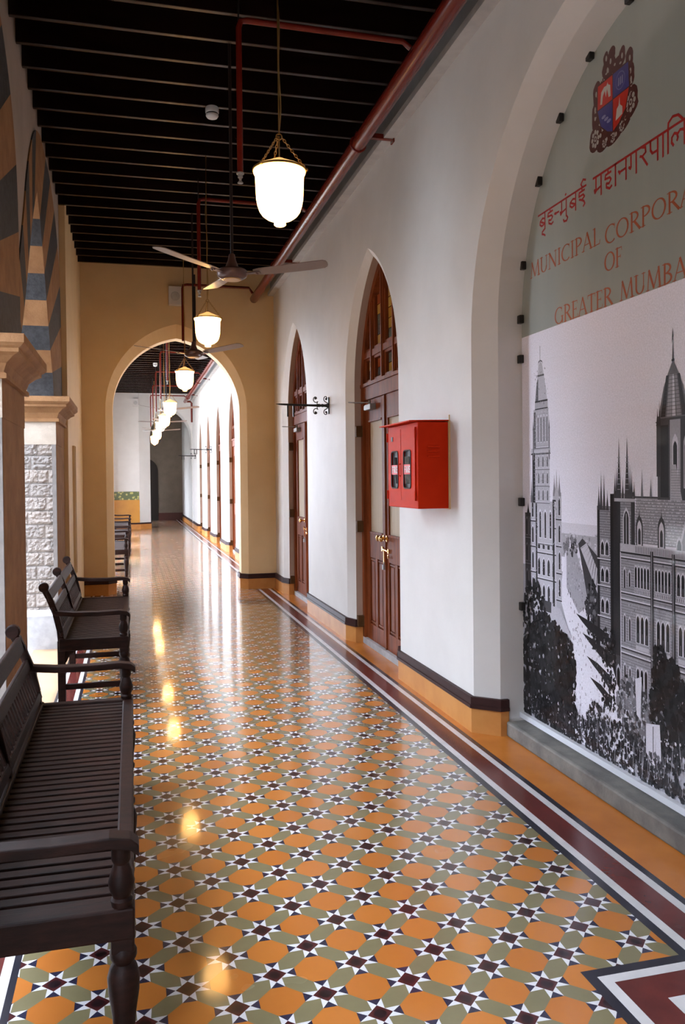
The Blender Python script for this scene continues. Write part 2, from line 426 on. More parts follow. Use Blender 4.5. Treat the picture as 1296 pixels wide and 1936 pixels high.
sh.poly([(XW, Y0, ZC), (x1, Y0, ZC), (x1, YE+6, ZC), (XW, YE+6, ZC)])
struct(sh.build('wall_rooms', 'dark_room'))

bb = MB()
edges = sorted([(c-DW_O, c+DW_O, c-DW_I, c+DW_I, XW+.05, XD-.03) for c in DOOR_C+[-0.2]]+[(MC-1.22, MC+1.22, MC-1.11, MC+1.11, XW+.12, XW+.165)])
cur = [(XW, Y0)]
def flush(path):
    band(bb, path, 0, .020, 0, .146, 0); band(bb, path, 0, .030, .146, .166, 1); band(bb, path, 0, .024, .166, .212, 1)
for a, b_, ai, bi, cx, dx in edges:
    cur += [(XW, a), (cx, ai), (dx, ai)]; flush(cur); cur = [(dx, bi), (cx, bi), (XW, b_)]
cur += [(XW, YE+6)]; flush(cur)
struct(bb.build('baseboard_right', ['ochre_skirt', 'dark_moulding']))

# ledge and pipe run along the top of the right wall
tr = MB()
for y0, y1 in ((Y0, YA), (YA2, YE)):
    tr.box(1.905, XW+.01, y0, y1, 4.10, ZC, 0); tr.box(1.868, XW+.005, y0, y1, 4.055, 4.10, 1)
struct(tr.build('trim_1', ['grey_paint', 'grey_lip']))

# ------------------------------------------------------------------ cross wall with the big arch
AC = 0.622
aw = MB()
outer = outline(AC, 0.940, 2.46, 1.16, n=18); inner = outline(AC, 0.850, 2.46, 0.985, n=18)
wall_with_arches(aw, lambda t, z, d: (t, YA+d, z), -1.2, XW+.02, ZC, [(outer, inner, 0.10, YA2-YA-.05)])
wall_with_arches(aw, lambda t, z, d: (t, YA2-d, z), -1.2, XW+.02, ZC, [(outer, inner, 0.05, 0.06)])
struct(aw.build('wall_arch', 'plaster_cream'))
b2 = MB()
for path in ([(AC-.85, YA2-.05), (AC-.85, YA+.10), (AC-.94, YA), (-0.615, YA)], [(XW, YA), (AC+.94, YA), (AC+.85, YA+.10), (AC+.85, YA2-.05)]):
    path = path[::-1]
    band(b2, path[::-1], 0, .020, 0, .146, 0); band(b2, path[::-1], 0, .030, .146, .166, 1); band(b2, path[::-1], 0, .024, .166, .212, 1)
struct(b2.build('baseboard_arch', ['ochre_skirt', 'dark_moulding']))

# ------------------------------------------------------------------ ceiling with joists
ce = MB()
ce.box(-1.75, 3.4, Y0, 11.9, ZC, ZC+.2); ce.box(-1.0, 3.4, 11.9, YE+6, ZC, ZC+.2)  # unseen left overhang sized to stop the sun, cut back beyond the arch
CEIL = struct(ce.build('ceiling', 'wood_ceiling'))
js = [5.30-.315*k for k in range(14, 0, -1)]+[5.30+.315*k for k in range(0, 20)]
js += [11.98+.36*k for k in range(0, 42)]
proto = None
for y in js:
    if 11.2 < y < 11.85: continue
    if proto is None:
        mbj = MB(); mbj.box(XL+.005, 1.90, -.017, .017, ZJ, ZC); proto = mbj.build('joist', 'wood_ceiling', CEIL, bevel=0.004); jo = proto
    else: jo = proto.copy(); COL.objects.link(jo)
    jo.parent = CEIL; jo.location = (0, y, 0)

# ------------------------------------------------------------------ left arcade
def resample(pts, n):
    L = [0]
    for a, b_ in zip(pts, pts[1:]): L.append(L[-1]+math.dist(a, b_))
    out = []
    for i in range(n+1):
        s_ = L[-1]*i/n; k = max(j for j in range(len(L)) if L[j] <= s_+1e-9); k = min(k, len(pts)-2)
        f = (s_-L[k])/(L[k+1]-L[k]); out.append((pts[k][0]+(pts[k+1][0]-pts[k][0])*f, pts[k][1]+(pts[k+1][1]-pts[k][1])*f))
    return out
def smooth_pts(pts, it=2):
    for _ in range(it):
        o = [pts[0]]
        for a, b_ in zip(pts, pts[1:]): o += [(a[0]*.75+b_[0]*.25, a[1]*.75+b_[1]*.25), (a[0]*.25+b_[0]*.75, a[1]*.25+b_[1]*.75)]
        pts = o+[pts[-1]]
    return pts
IN_L = smooth_pts([(-1.15, 2.27), (-1.12, 2.42), (-.98, 2.56), (-.74, 2.86), (-.43, 3.30), (-.22, 3.54), (0, 3.72)])
IN_R = [(-t, z) for t, z in IN_L]
EX_L = smooth_pts([(-1.33, 2.27), (-1.20, 2.80), (-.98, 3.10), (-.82, 3.32), (-.62, 3.66), (-.27, 4.03), (.0, 4.20), (.33, 4.27)])
EX_R = smooth_pts([(2.12, 2.27), (2.12, 3.0), (2.04, 3.55), (1.76, 3.90), (1.36, 4.13), (.94, 4.24), (.33, 4.27)])
NV = 8
PIERS = [-1.42, 1.85, 5.125, 8.36]; OPEN_C = [.18, 3.45, 6.72]
XO = -0.88      # outer face of the thin arch wall
lw = MB()
def PLx(t, z, x): return (x, t, z)
inpts = IN_L+IN_R[-2::-1]
cur = Y0
for c in OPEN_C:
    for x in (XL, XO):
        zb = 0 if cur == Y0 else 2.2
        lw.poly([(x, cur, zb), (x, c-1.15, zb), (x, c-1.15, ZC), (x, cur, ZC)])
        for p, r in zip(inpts, inpts[1:]): lw.poly([(x, c+p[0], p[1]), (x, c+r[0], r[1]), (x, c+r[0], ZC), (x, c+p[0], ZC)])
    cur = c+1.15
for p, r_ in zip([(-1.15, 0)]+inpts, inpts+[(1.15, 0)]): lw.poly([(XL, OPEN_C[0]+p[0], p[1]), (XL, OPEN_C[0]+r_[0], r_[1]), (XO, OPEN_C[0]+r_[0], r_[1]), (XO, OPEN_C[0]+p[0], p[1])])
YP2 = 8.84
for x in (XL, XO): lw.poly([(x, cur, 2.2), (x, YP2, 2.2), (x, YP2, ZC), (x, cur, ZC)])
struct(lw.build('wall_left', 'plaster_arcade'))
le = MB(); le.box(-1.2, -0.615, YP2+.005, YA+.02, 0, ZC)
struct(le.build('wall_left_end', 'plaster_cream'))
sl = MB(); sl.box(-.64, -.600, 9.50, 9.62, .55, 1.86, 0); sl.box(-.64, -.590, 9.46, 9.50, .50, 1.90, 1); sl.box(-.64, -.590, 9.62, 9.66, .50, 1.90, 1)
struct(sl.build('trim_2', ['dark_room', 'plaster_cream']))

RING_LAB = ['striped slate and tan stone arch cut by the left edge of the photo', 'striped slate and tan stone arch seen whole beside the cream wall']
for k, c in enumerate(OPEN_C[:0:-1]):
    xf = XL+.010+(.003 if k % 2 else 0)
    rg = MB()
    for IN, EX in ((resample(IN_L, NV*4), resample(EX_L, NV*4)), (resample(IN_R, NV*4), resample(EX_R, NV*4))):
        for i in range(NV*4):
            vi = (i//4) % 2
            a, b_, e, f = IN[i], IN[i+1], EX[i+1], EX[i]
            rg.poly([(xf, c+a[0], a[1]), (xf, c+b_[0], b_[1]), (xf, c+e[0], e[1]), (xf, c+f[0], f[1])], vi)
            rg.poly([(xf, c+a[0], a[1]-.004), (xf, c+b_[0], b_[1]-.004), (XO-.01, c+b_[0], b_[1]-.004), (XO-.01, c+a[0], a[1]-.004)], vi)
            rg.poly([(xf, c+f[0], f[1]), (xf, c+e[0], e[1]), (XL, c+e[0], e[1]), (XL, c+f[0], f[1])], vi)
            rg.poly([(XO-.01, c+a[0], a[1]), (XO-.01, c+b_[0], b_[1]), (XO-.01, c+e[0], e[1]), (XO-.01, c+f[0], f[1])], vi)
    o = rg.build('striped_arch', ['stone_slate', 'stone_tan'], weld=False)
    tag(o, RING_LAB[1-k], 'arch')

def rough_face(mb, x0, x1, y, z0, z1, mi, amp=.032):
    nx, nz = int((x1-x0)/.011), int((z1-z0)/.011)
    from mathutils import noise as mn
    o = len(mb.v)
    for j in range(nz+1):
        for i in range(nx+1):
            x = x0+(x1-x0)*i/nx; z = z0+(z1-z0)*j/nz
            fr = (z/.1246) % 1; edge = min(fr, 1-fr)*.1246
            row = int(z/.1246); bx = ((x+.1*(row*.42 % 1))/.24+.42*(row % 2)) % 1; edge = min(edge, min(bx, 1-bx)*.24)
            e = min(1, edge/.018)
            h = e*(.35+.65*abs(mn.noise((x*17, z*24, y)))*1.6+.4*mn.noise((x*50, z*55, y+4)))
            mb.v.append((x, y-amp*max(0, h), z))
    for j in range(nz):
        for i in range(nx):
            a = o+j*(nx+1)+i; mb.f.append((a, a+1, a+nx+2, a+nx+1)); mb.m.append(mi); mb.c.append(None)

def make_pier(yc, label):
    y0, y1 = yc-.45, yc+.48
    xf, xo = -.655, -1.25
    p = thing('stone_pier', (0, 0, 0), label, 'pier')
    s_ = MB(); s_.box(xo, xf, y0+.02, y1, .35, 1.845, 1)
    rough_face(s_, xo, xf-.035, y0+.02, .35, 1.845, 0)
    s_.box(xf-.036, xf-.001, y0-.002, y0+.03, .35, 1.845, 2)
    s_.build('shaft', ['stone_rough', 'stone_tan', 'stone_margin'], p, weld=False)
    n_ = MB(); n_.box(xo, xf+.004, y0, y1+.004, 1.845, 2.09, 0); n_.box(xo, xf+.002, y0-.004, y0+.001, 1.845, 2.09, 1); n_.build('neck_block', ['stone_tan', 'stone_pale'], p, weld=False)
    b_ = MB(); b_.box(xo-.05, xf+.05, y0-.05, y1+.05, 0, .30)
    b_.add([(x, y, .30) for x, y in ((xo-.05, y0-.05), (xf+.05, y0-.05), (xf+.05, y1+.05), (xo-.05, y1+.05))] +
           [(x, y, .352) for x, y in ((xo, y0), (xf, y0), (xf, y1), (xo, y1))],
           [(0, 1, 5, 4), (1, 2, 6, 5), (2, 3, 7, 6), (3, 0, 4, 7)], 1)
    b_.build('plinth', ['stone_plinth', 'marble'], p, weld=False)
    c_ = MB(); prof = [(.0, 2.05), (.03, 2.05), (.03, 2.075), (.015, 2.085), (.03, 2.13), (.07, 2.165), (.10, 2.18), (.10, 2.20), (.115, 2.21), (.13, 2.225), (.13, 2.270), (0, 2.270)]
    for (o0, za), (o1, zb) in zip(prof, prof[1:]):
        A = [(xo-o0, y0-o0, za), (xf+o0, y0-o0, za), (xf+o0, y1+o0, za), (xo-o0, y1+o0, za)]
        B = [(xo-o1, y0-o1, zb), (xf+o1, y0-o1, zb), (xf+o1, y1+o1, zb), (xo-o1, y1+o1, zb)]
        for i in range(4): c_.poly([A[i], A[(i+1) % 4], B[(i+1) % 4], B[i]], 0)
    c_.poly([(xo, y0, 2.27), (xf, y0, 2.27), (xf, y1, 2.27), (xo, y1, 2.27)])
    c_.build('capital', 'stone_tan', p)
    return p
make_pier(8.36, 'rough grey stone pier with moulded capital beside the cream wall')
make_pier(5.125, 'stone pier with moulded capital cut by the left edge of the photo')
make_pier(1.85, 'stone pier nearest the viewer, beside the near end of the nearest bench')

# far arcade (its openings light the far corridor)
lf = MB()
def PLf(t, z, d): return (XL-d, t, z)
fo = []
for c in (13.75, 17.1, 20.45, 23.8):
    oo = outline(c, 1.44, 2.75, 1.25)
    fo.append((oo, oo, .02, .30))
oo = outline(30.5, .58, 1.7, .7); fo.append((oo, oo, .02, .30))  # unseen opening added to light the brown end wall
wall_with_arches(lf, PLf, YA2-.02, YE+6, ZC, fo)
struct(lf.build('wall_left_far', 'plaster'))
# unseen blocks added across the court to shade the near bays and mural
ob = MB(); ob.box(-13.5, -11, -14, 11.5, 0, 10.0); ob.box(-14, -11.5, 16.5, 24.5, 0, 8.6); ob.box(-11, -6.5, -14, 3.4, 0, 6.3); struct(ob.build('sky_blocker', 'blocker_dark'))
# wall behind the viewer
bk = MB(); bk.box(-2.2, 3.4, Y0-.1, Y0, 0, ZC); struct(bk.build('wall_back', 'plaster_cream'))

# ------------------------------------------------------------------ far end
fe = MB()
XE = .60
fe.poly([(-1.6, YE, 0), (.26, YE, 0), (.26, YE, ZC), (-1.6, YE, ZC)])
# chamfered pier end and head of the archway
oa = arch_curve(.66, 2.9, .98, 12); cA = XE+.66
fe.poly([(.26, YE, 0), (XE, YE+.25, 0), (XE, YE+.25, ZC), (.26, YE, ZC)])
fe.poly([(XE, YE+.25, 0), (XE, YE+1.2, 0), (XE, YE+1.2, 2.9), (XE, YE+.25, 2.9)])
for p, r in zip(oa, oa[1:]):
    fe.poly([(cA+p[0], YE+.25, p[1]), (cA+r[0], YE+.25, r[1]), (cA+r[0], YE+.25, ZC), (cA+p[0], YE+.25, ZC)])
    fe.poly([(cA+p[0], YE+.25, p[1]), (cA+r[0], YE+.25, r[1]), (cA+r[0], YE+1.2, r[1]), (cA+p[0], YE+1.2, p[1])])
fe.poly([(cA+.66, YE+.25, 0), (XW, YE+.25, 0), (XW, YE+.25, ZC), (cA+.66, YE+.25, ZC)])
struct(fe.build('wall_far', 'plaster'))
nb = MB()
pl = arch_curve(.30, 2.75, .68, 8); pts = [(-.41, 1.20)]+[(-.11+t, z) for t, z in pl]+[(.19, 1.20)]
for p, r in zip(pts[:-1], pts[1:]): nb.poly([(p[0], YE-.012, p[1]), (r[0], YE-.012, r[1]), (r[0], YE, r[1]), (p[0], YE, p[1])])
nb.poly([(a, YE-.012, z) for a, z in pts]); struct(nb.build('trim_3', 'plaster'))
dd = MB(); dd.box(-1.6, .255, YE-.02, YE, .20, .93, 0); dd.box(-1.6, .24, YE-.03, YE, .93, 1.19, 1); dd.box(-1.6, .27, YE-.035, YE, .155, .205, 2); dd.box(-1.6, .28, YE-.03, YE, 0, .155, 3)
dd.obox((.27, YE-.02, .18), (.615, YE+.235, .18), .03, .05, mi=2); dd.obox((.27, YE-.02, .0775), (.615, YE+.235, .0775), .03, .155, mi=3)
struct(dd.build('baseboard_far', ['dado_ochre', 'frieze', 'dark_moulding', 'ochre_skirt']))
fb = MB(); fb.box(-1.6, 3.4, YE+6, YE+6.1, 0, ZC, 0); fb.box(.3, 2.4, YE+5.97, YE+6, 0, .28, 1)
struct(fb.build('wall_end', ['brown_wall', 'maroon_skirt']))
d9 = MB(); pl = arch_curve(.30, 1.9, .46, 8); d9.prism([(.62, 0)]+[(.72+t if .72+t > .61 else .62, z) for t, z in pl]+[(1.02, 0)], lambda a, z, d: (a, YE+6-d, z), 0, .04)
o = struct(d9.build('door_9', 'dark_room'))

# ------------------------------------------------------------------ doors
LW = DW_I-.075
def leaf_mesh(sgn, w=LW):
    """door leaf from y=0 to sgn*w, face at x=0"""
    L = MB(); t = .045
    def b_(y0, y1, z0, z1, xa=0.0, xb=t): L.box(xa, xb, min(sgn*y0, sgn*y1), max(sgn*y0, sgn*y1), z0, z1)
    b_(0, .085, .055, 2.215); b_(w-.095, w, .055, 2.215)
    b_(.085, w-.095, .055, .20); b_(.085, w-.095, .80, 1.03); b_(.085, w-.095, 2.02, 2.215)
    mid = (.085+w-.095)/2
    b_(mid-.035, mid+.035, .20, .80)
    for a, c in ((.085, mid-.035), (mid+.035, w-.095)):
        b_(a, c, .20, .80, .016, .03); b_(a+.035, c-.035, .235, .765, .006, .03); b_(a+.012, c-.012, .212, .228, .004, .03); b_(a+.012, c-.012, .775, .788, .004, .03)
    b_(.085, w-.095, 1.015, 1.035, -.008, .01); b_(.085, w-.095, 2.012, 2.03, -.008, .01)
    b_(0, .028, .055, 2.215, -.012, 0) if sgn < 0 else None
    return L

GCOL = [(.62, .34, .06), (.70, .46, .10), (.56, .27, .05), (.66, .40, .12), (.12, .15, .17), (.45, .10, .03), (.60, .38, .08), (.16, .20, .16), (.50, .30, .06), (.30, .20, .08)]
def stained(y0, y1, z0, z1, limit, seed):
    g = MB(); rnd = random.Random(seed); ny = 2; nz = max(2, int((z1-z0)/.085))
    for j in range(nz):
        for i in range(ny):
            a, c = y0+(y1-y0)*i/ny, y0+(y1-y0)*(i+1)/ny; e, f = z0+(z1-z0)*j/nz, z0+(z1-z0)*(j+1)/nz
            if max(abs(a), abs(c)) > limit((e+f)/2): continue
            g.poly([(.022, a+.003, e+.003), (.022, c-.003, e+.003), (.022, c-.003, f-.003), (.022, a+.003, f-.003)], 0, GCOL[rnd.randrange(len(GCOL))])
            g.poly([(.024, a, e), (.024, c, e), (.024, c, f), (.024, a, f)], 0, (.01, .01, .01))
    return g
R_I = (DW_I**2+DRI**2)/(2*DW_I); C_I = R_I-DW_I
def arch_half(z, inset=0.0):
    dz = max(0, z-2.30); r = R_I-inset
    return max(0.0, math.sqrt(max(0, r*r-dz*dz))-C_I) if dz > 0 else DW_I-inset

def make_door(name, yc, near_open=False, rich=True):
    D = thing(name, (XD, yc, 0), None, None); D['kind'] = 'structure'
    fr = MB()
    def strip(inset, x0, x1):
        A = [(-DW_I-.005, .0)]+[(t, z) for t, z in arch_curve(DW_I, 2.30, DRI, 14)]+[(DW_I+.005, .0)]
        sc = []
        for t, z in A:
            if z <= 2.30: sc.append((t-math.copysign(inset, t), z))
            else:
                cx = C_I if t <= 0 else -C_I
                if abs(t) < 1e-6: sc.append((0, 2.30+math.sqrt((R_I-inset)**2-C_I**2)))
                else:
                    k = (R_I-inset)/R_I; sc.append((cx+(t-cx)*k, 2.30+(z-2.30)*k))
        for i in range(len(A)-1):
            p, r, s_, u = A[i], A[i+1], sc[i+1], sc[i]
            fr.poly([(x0, *p), (x0, *r), (x0, *s_), (x0, *u)]); fr.poly([(x0, *u), (x0, *s_), (x1, *s_), (x1, *u)])
    strip(.070, -.025, .05)
    for z0, z1, xa in ((2.215, 2.335, -.02), (2.335, 2.365, -.035), (2.585, 2.640, -.02)): fr.box(xa, .05, -arch_half(z1)+.01, arch_half(z1)-.01, z0, z1)
    lights = []
    ys = [-.58, -.315, 0, .315, .58]
    for y in (-.315, 0, .315):
        ztop = 2.30+math.sqrt(max(0, (R_I-.05)**2-(abs(y)+C_I)**2)); fr.box(-.018, .05, y-.032, y+.032, 2.36, ztop)
        fr.box(-.028, -.018, y-.012, y+.012, 2.36, ztop)
    for a, c in zip(ys, ys[1:]):
        a2, c2 = a+.032, c-.032
        # moulding round each little light
        fr.box(-.006, .03, a2, c2, 2.365, 2.392); fr.box(-.006, .03, a2, c2, 2.562, 2.586); fr.box(-.006, .03, a2, a2+.028, 2.39, 2.56); fr.box(-.006, .03, c2-.028, c2, 2.39, 2.56)
        m_ = abs(a+c)/2; zt = 3.10 if m_ < .3 else 2.90
        fr.box(-.006, .03, a2, c2, 2.64, 2.668)
        fr.box(-.006, .03, a2, a2+.03, 2.66, zt if arch_half(zt) > abs(a2)-.02 else 2.8); fr.box(-.006, .03, c2-.03, c2, 2.66, zt if arch_half(zt) > abs(c2)-.02 else 2.8)
        lights.append((a2, c2, zt))
    F = fr.build('transom_frame', 'wood_door', D, weld=False)
    bk_ = MB(); bk_.prism([(t, z) for t, z in arch_curve(DW_I-.01, 2.30, DRI-.015, 10)]+[(DW_I-.01, 2.22), (-DW_I+.01, 2.22)], lambda a, z, d: (d, a, z), .032, .05)
    bk_.build('backing_board', 'wood_door', D)
    if rich:
        for i, (a, c, zt) in enumerate(lights):
            stained(a+.03, c-.03, 2.395, 2.558, lambda z: arch_half(z, .06), 10+i).build('stained_glass', 'stained', F)
            stained(a+.03, c-.03, 2.672, zt+.10, lambda z: arch_half(z, .075), 30+i).build('stained_glass', 'stained', F)
    for sgn in (1, -1):
        lf_ = leaf_mesh(sgn).build('door_leaf', 'wood_door', D, bevel=.003, weld=False)
        gp = MB(); y0, y1 = sorted((sgn*.085, sgn*(LW-.095))); gp.box(.016, .028, y0, y1, 1.03, 2.02); gp.build('glass_pane', 'curtain_glass', lf_)
        if rich or near_open:
            kn = MB(); ky = sgn*.045
            kn.lathe([(0, -.001), (.026, -.001), (.026, -.008), (.010, -.012), (.009, -.035), (.022, -.045), (.027, -.055), (.024, -.066), (.012, -.073), (0, -.074)], (0, ky, 1.0), 16, axis='X')
            kn.build('knob', 'brass', lf_, smooth=True)
        if near_open and sgn < 0: lf_.location = (.02, -LW, 0); 
        if near_open and sgn < 0:
            # hinged at its outer edge and swung into the room
            for ch in [lf_]+kids(lf_): ch.data.transform(Matrix.Translation((0, LW, 0)))
            lf_.rotation_euler = (0, 0, -math.radians(82))
        if rich and sgn > 0:
            lt = MB(); lt.tube([(-.012, .07, .905), (-.012, -.09, .895)], .007, 8); lt.box(-.014, 0, .055, .085, .885, .925); lt.box(-.014, 0, -.115, -.085, .88, .915)
            lt.lathe([(0, -.01), (.014, -.012), (.016, -.02), (0, -.024)], (0, -.12, .855), 10, axis='X'); lt.obox((-.016, -.0, .905), (-.016, -.005, .79), .014, .01, up=(1, 0, 0))
            lt.build('latch_bolt', 'brass', lf_)
            pdk = MB(); pdk.box(-.03, -.008, -.018, .016, .735, .775); pdk.tube([(-.018, -.012, .77), (-.018, -.010, .80), (-.018, .008, .80), (-.018, .010, .77)], .004, 6); pdk.build('padlock', 'steel', lf_)
            dc = MB(); dc.box(-.055, 0, .25, .43, 2.115, 2.165); dc.box(-.05, -.005, .43, .47, 2.12, 2.16); bd = dc.build('door_closer', 'steel', lf_, bevel=.004)
            ar = MB(); ar.obox((-.03, .35, 2.18), (-.20, .42, 2.185), .022, .008); ar.obox((-.20, .42, 2.187), (-.02, .60, 2.195), .016, .008); ar.lathe([(0, 2.165), (.012, 2.165), (.012, 2.20), (0, 2.20)], (-.03, .35, 0), 10); ar.build('closer_arm', 'steel', bd)
    for i, z in enumerate((.20, 1.07, 1.94)):
        cl = MB(); cl.box(-.085, -.026, DW_I-.05, DW_I-.002, z-.05, z+.05); cl.build('hinge_block', 'wood_cleat', D, bevel=.004)
    th = MB(); th.box(-.03, .09, -DW_I, DW_I, 0, .055); th.build('threshold', 'stone_plinth', D)
    return D
make_door('door_1', DOOR_C[0])
make_door('door_2', DOOR_C[1], near_open=True)
D3 = make_door('door_3', DOOR_C[2], rich=False)
for i, c in enumerate(DOOR_C[3:]+[-0.2]):
    d_ = copy_tree(D3); d_.name = 'door_%d' % (4+i); d_.location = (XD, c, 0)

# ------------------------------------------------------------------ mural panel in the blind bay
XM = 2.22; SM0 = MC+1.11     # s runs from the far edge of the panel towards the viewer
MU = thing('mural_panel', (XM, MC, .10), 'tall arched panel with a black and white city photograph below frosted lettering', 'mural')
def PM(s, z, d=0.0): return (-d, SM0-s-MC, z-.10)
mo = arch_curve(1.108, 2.38, 1.278, 16)
bk2 = MB(); bk2.prism([(1.11+t, z) for t, z in mo]+[(2.218, .10), (.002, .10)], lambda s, z, d: PM(s, z, d), -.05, -.012); bk2.build('backing', 'plaster', MU)
ZS = 2.315
fg = MB(); pts = [(1.11+t, z) for t, z in mo if True]; fg.prism(pts+[(2.218, ZS), (.002, ZS)], lambda s, z, d: PM(s, z, d), -.012, 0); fg.build('frosted_glass', 'frosted_glass', MU)
bs = MB(); bs.box(-.03, .0, SM0-2.218-MC, SM0-.002-MC, 0, .030); bs.build('bottom_strip', 'strip_white', MU)

# the printed photograph: flat inks only, each layer a hair in front of the one below
class Print(MB):
    lay = 0
    def P(s, pts, g, tint=None):
        s.lay += 1; d = .0004+s.lay*6e-7
        g = g*.62 if g < .12 else g*1.12; c = tint or (g*.97, g*.955, g*1.06)
        s.poly([PM(a, z, d) for a, z in pts], 0, c)
    def R(s, a, z0, b, z1, g): s.P([(a, z0), (b, z0), (b, z1), (a, z1)], g)
    def arch(s, a, z0, b, z1, g, pt=True):
        m_ = (a+b)/2; h = (b-a)*(.9 if pt else .5); zz = z1-h
        s.P([(a, z0), (b, z0), (b, zz), (b-(b-a)*.16, zz+h*.55), (m_, z1), (a+(b-a)*.16, zz+h*.55), (a, zz)], g)
    def spire(s, x, z0, z1, w, g): s.P([(x-w/2, z0), (x+w/2, z0), (x+w*.12, z0+(z1-z0)*.6), (x, z1), (x-w*.12, z0+(z1-z0)*.6)], g)
pr = Print(); rd = random.Random(3)
pr.lay = 0
Z0, SE = .13, 2.216
def skyc(z): return .76+.05*min(1, max(0, (z-1.0)/1.2))
for j in range(8):
    z0_, z1_ = 1.0+(ZS-1.0)*j/8, 1.0+(ZS-1.0)*(j+1)/8
    pr.R(.002, z0_, SE, z1_, skyc(z0_))
pr.R(.002, Z0, SE, 1.0, .40)
# distant town and sea line
pr.R(.44, 1.20, 1.0, 1.262, .64); pr.R(.44, 1.08, 1.0, 1.205, .40)
for _ in range(140):
    a = rd.uniform(.45, .95); z = rd.uniform(1.08, 1.21); w = rd.uniform(.006, .022); pr.R(a, z, a+w, z+rd.uniform(.004, .02), rd.uniform(.2, .62))
def foliage(cs, cz, rx, rz, n, sz, lo, hi, light=.06, lg=(.25, .5)):
    for _ in range(n):
        a, r = rd.uniform(0, 2*PI), math.sqrt(rd.random())
        x, z = cs+rx*r*math.cos(a), cz+rz*r*math.sin(a)
        if x < .004 or z < Z0+.002 or x > SE-.02: continue
        g = rd.uniform(lo, hi) if rd.random() > light else rd.uniform(*lg)
        s_ = sz*rd.uniform(.4, 1.0)*(.5 if g > hi else 1); k = rd.uniform(.6, 1.8); th = rd.uniform(0, PI)
        P_ = []
        for m_ in range(5):
            an = th+m_*2*PI/5; P_.append((max(.003, x+s_*math.cos(an)*rd.uniform(.6, 1.1)), max(Z0+.001, z+s_*k*math.sin(an)*rd.uniform(.6, 1.1))))
        pr.P(P_, g)
def mass(pts, g): pr.P(pts, g)
# avenue
pr.P([(.50, 1.15), (.60, 1.17), (.70, 1.0), (.80, .88), (.86, .70), (.98, .52), (1.02, .40), (.90, .22), (.62, .14), (.60, .45), (.56, .62), (.43, .86), (.46, 1.0)], .70)
pr.P([(.50, 1.12), (.58, 1.15), (.68, .98), (.72, .86), (.62, .80), (.50, .92)], .36)
foliage(.54, 1.14, .07, .05, 60, .016, .06, .25); foliage(.60, 1.0, .08, .10, 60, .010, .25, .5, .3, (.5, .65))
for _ in range(120):
    a, z = rd.uniform(.50, .86), rd.uniform(.40, 1.0); w = rd.uniform(.002, .006)
    pr.R(a, z, a+w, z+w*rd.uniform(1.5, 4), rd.uniform(.03, .2))
# long low market roof on the right of the avenue
mass([(.62, 1.16), (.66, 1.19), (.82, 1.10), (.82, .70), (.74, .78)], .10)
pr.P([(.64, 1.14), (.70, 1.17), (.82, 1.02), (.82, .90)], .50)
for i in range(9): pr.P([(.645+.02*i, 1.135-.026*i), (.65+.02*i, 1.14-.026*i), (.705+.014*i, 1.165-.016*i), (.70+.014*i, 1.163-.016*i)], .08)
foliage(.74, .84, .06, .14, 130, .020, .02, .14, .12); foliage(.80, .62, .05, .12, 90, .022, .02, .10, .1)
# ---- left hand tower block
def block(a, b, z0, z1, g, rows, cols, dark=.05, win=.55, rail=True, left=0.0):
    pr.R(a, z0, b, z1, g)
    if left: pr.R(a, z0, a+left, z1, dark)
    hgt = (z1-z0)/rows
    for r in range(rows):
        zb = z0+hgt*r
        if rail: pr.R(a, zb-.004, b, zb+.003, dark*1.5); pr.R(a, zb+.003, b, zb+.008, min(.62, g*1.35))
        if cols:
            cw = (b-a-left)/cols
            for c in range(cols):
                xa = a+left+cw*(c+.5-win/2); pr.arch(xa-cw*.08, zb+hgt*.14, xa+cw*(win+.08), zb+hgt*.86, min(.66, g*1.5)); pr.arch(xa, zb+hgt*.16, xa+cw*win, zb+hgt*.80, dark)
def speckle(a, b, z0, z1, n, lo, hi, sz=.005):
    for _ in range(n):
        x, z = rd.uniform(a, b), rd.uniform(z0, z1); w = rd.uniform(.3, 1)*sz; pr.R(x, z, x+w, z+w*rd.uniform(.6, 2.5), rd.uniform(lo, hi))
block(.03, .12, .85, 1.30, .10, 3, 2); pr.spire(.07, 1.28, 1.36, .05, .06)
block(.10, .20, .82, 1.40, .44, 4, 2, .05, .4); block(.36, .45, .84, 1.42, .40, 4, 2, .05, .4)
block(.17, .39, .79, 1.37, .48, 4, 4, .07, .5)
block(.185, .36, 1.13, 1.36, .46, 1, 3, .10, .35)
pr.R(.355, .80, .375, 1.38, .06); pr.R(.16, .86, .178, 1.36, .07); speckle(.10, .45, .80, 1.42, 260, .12, .62)
for x in (.115, .15, .19): pr.spire(x, 1.36, 1.50, .028, .14)
for x in (.375, .40, .43): pr.spire(x, 1.40, 1.52, .032, .22)
pr.spire(.40, 1.38, 1.55, .055, .42)
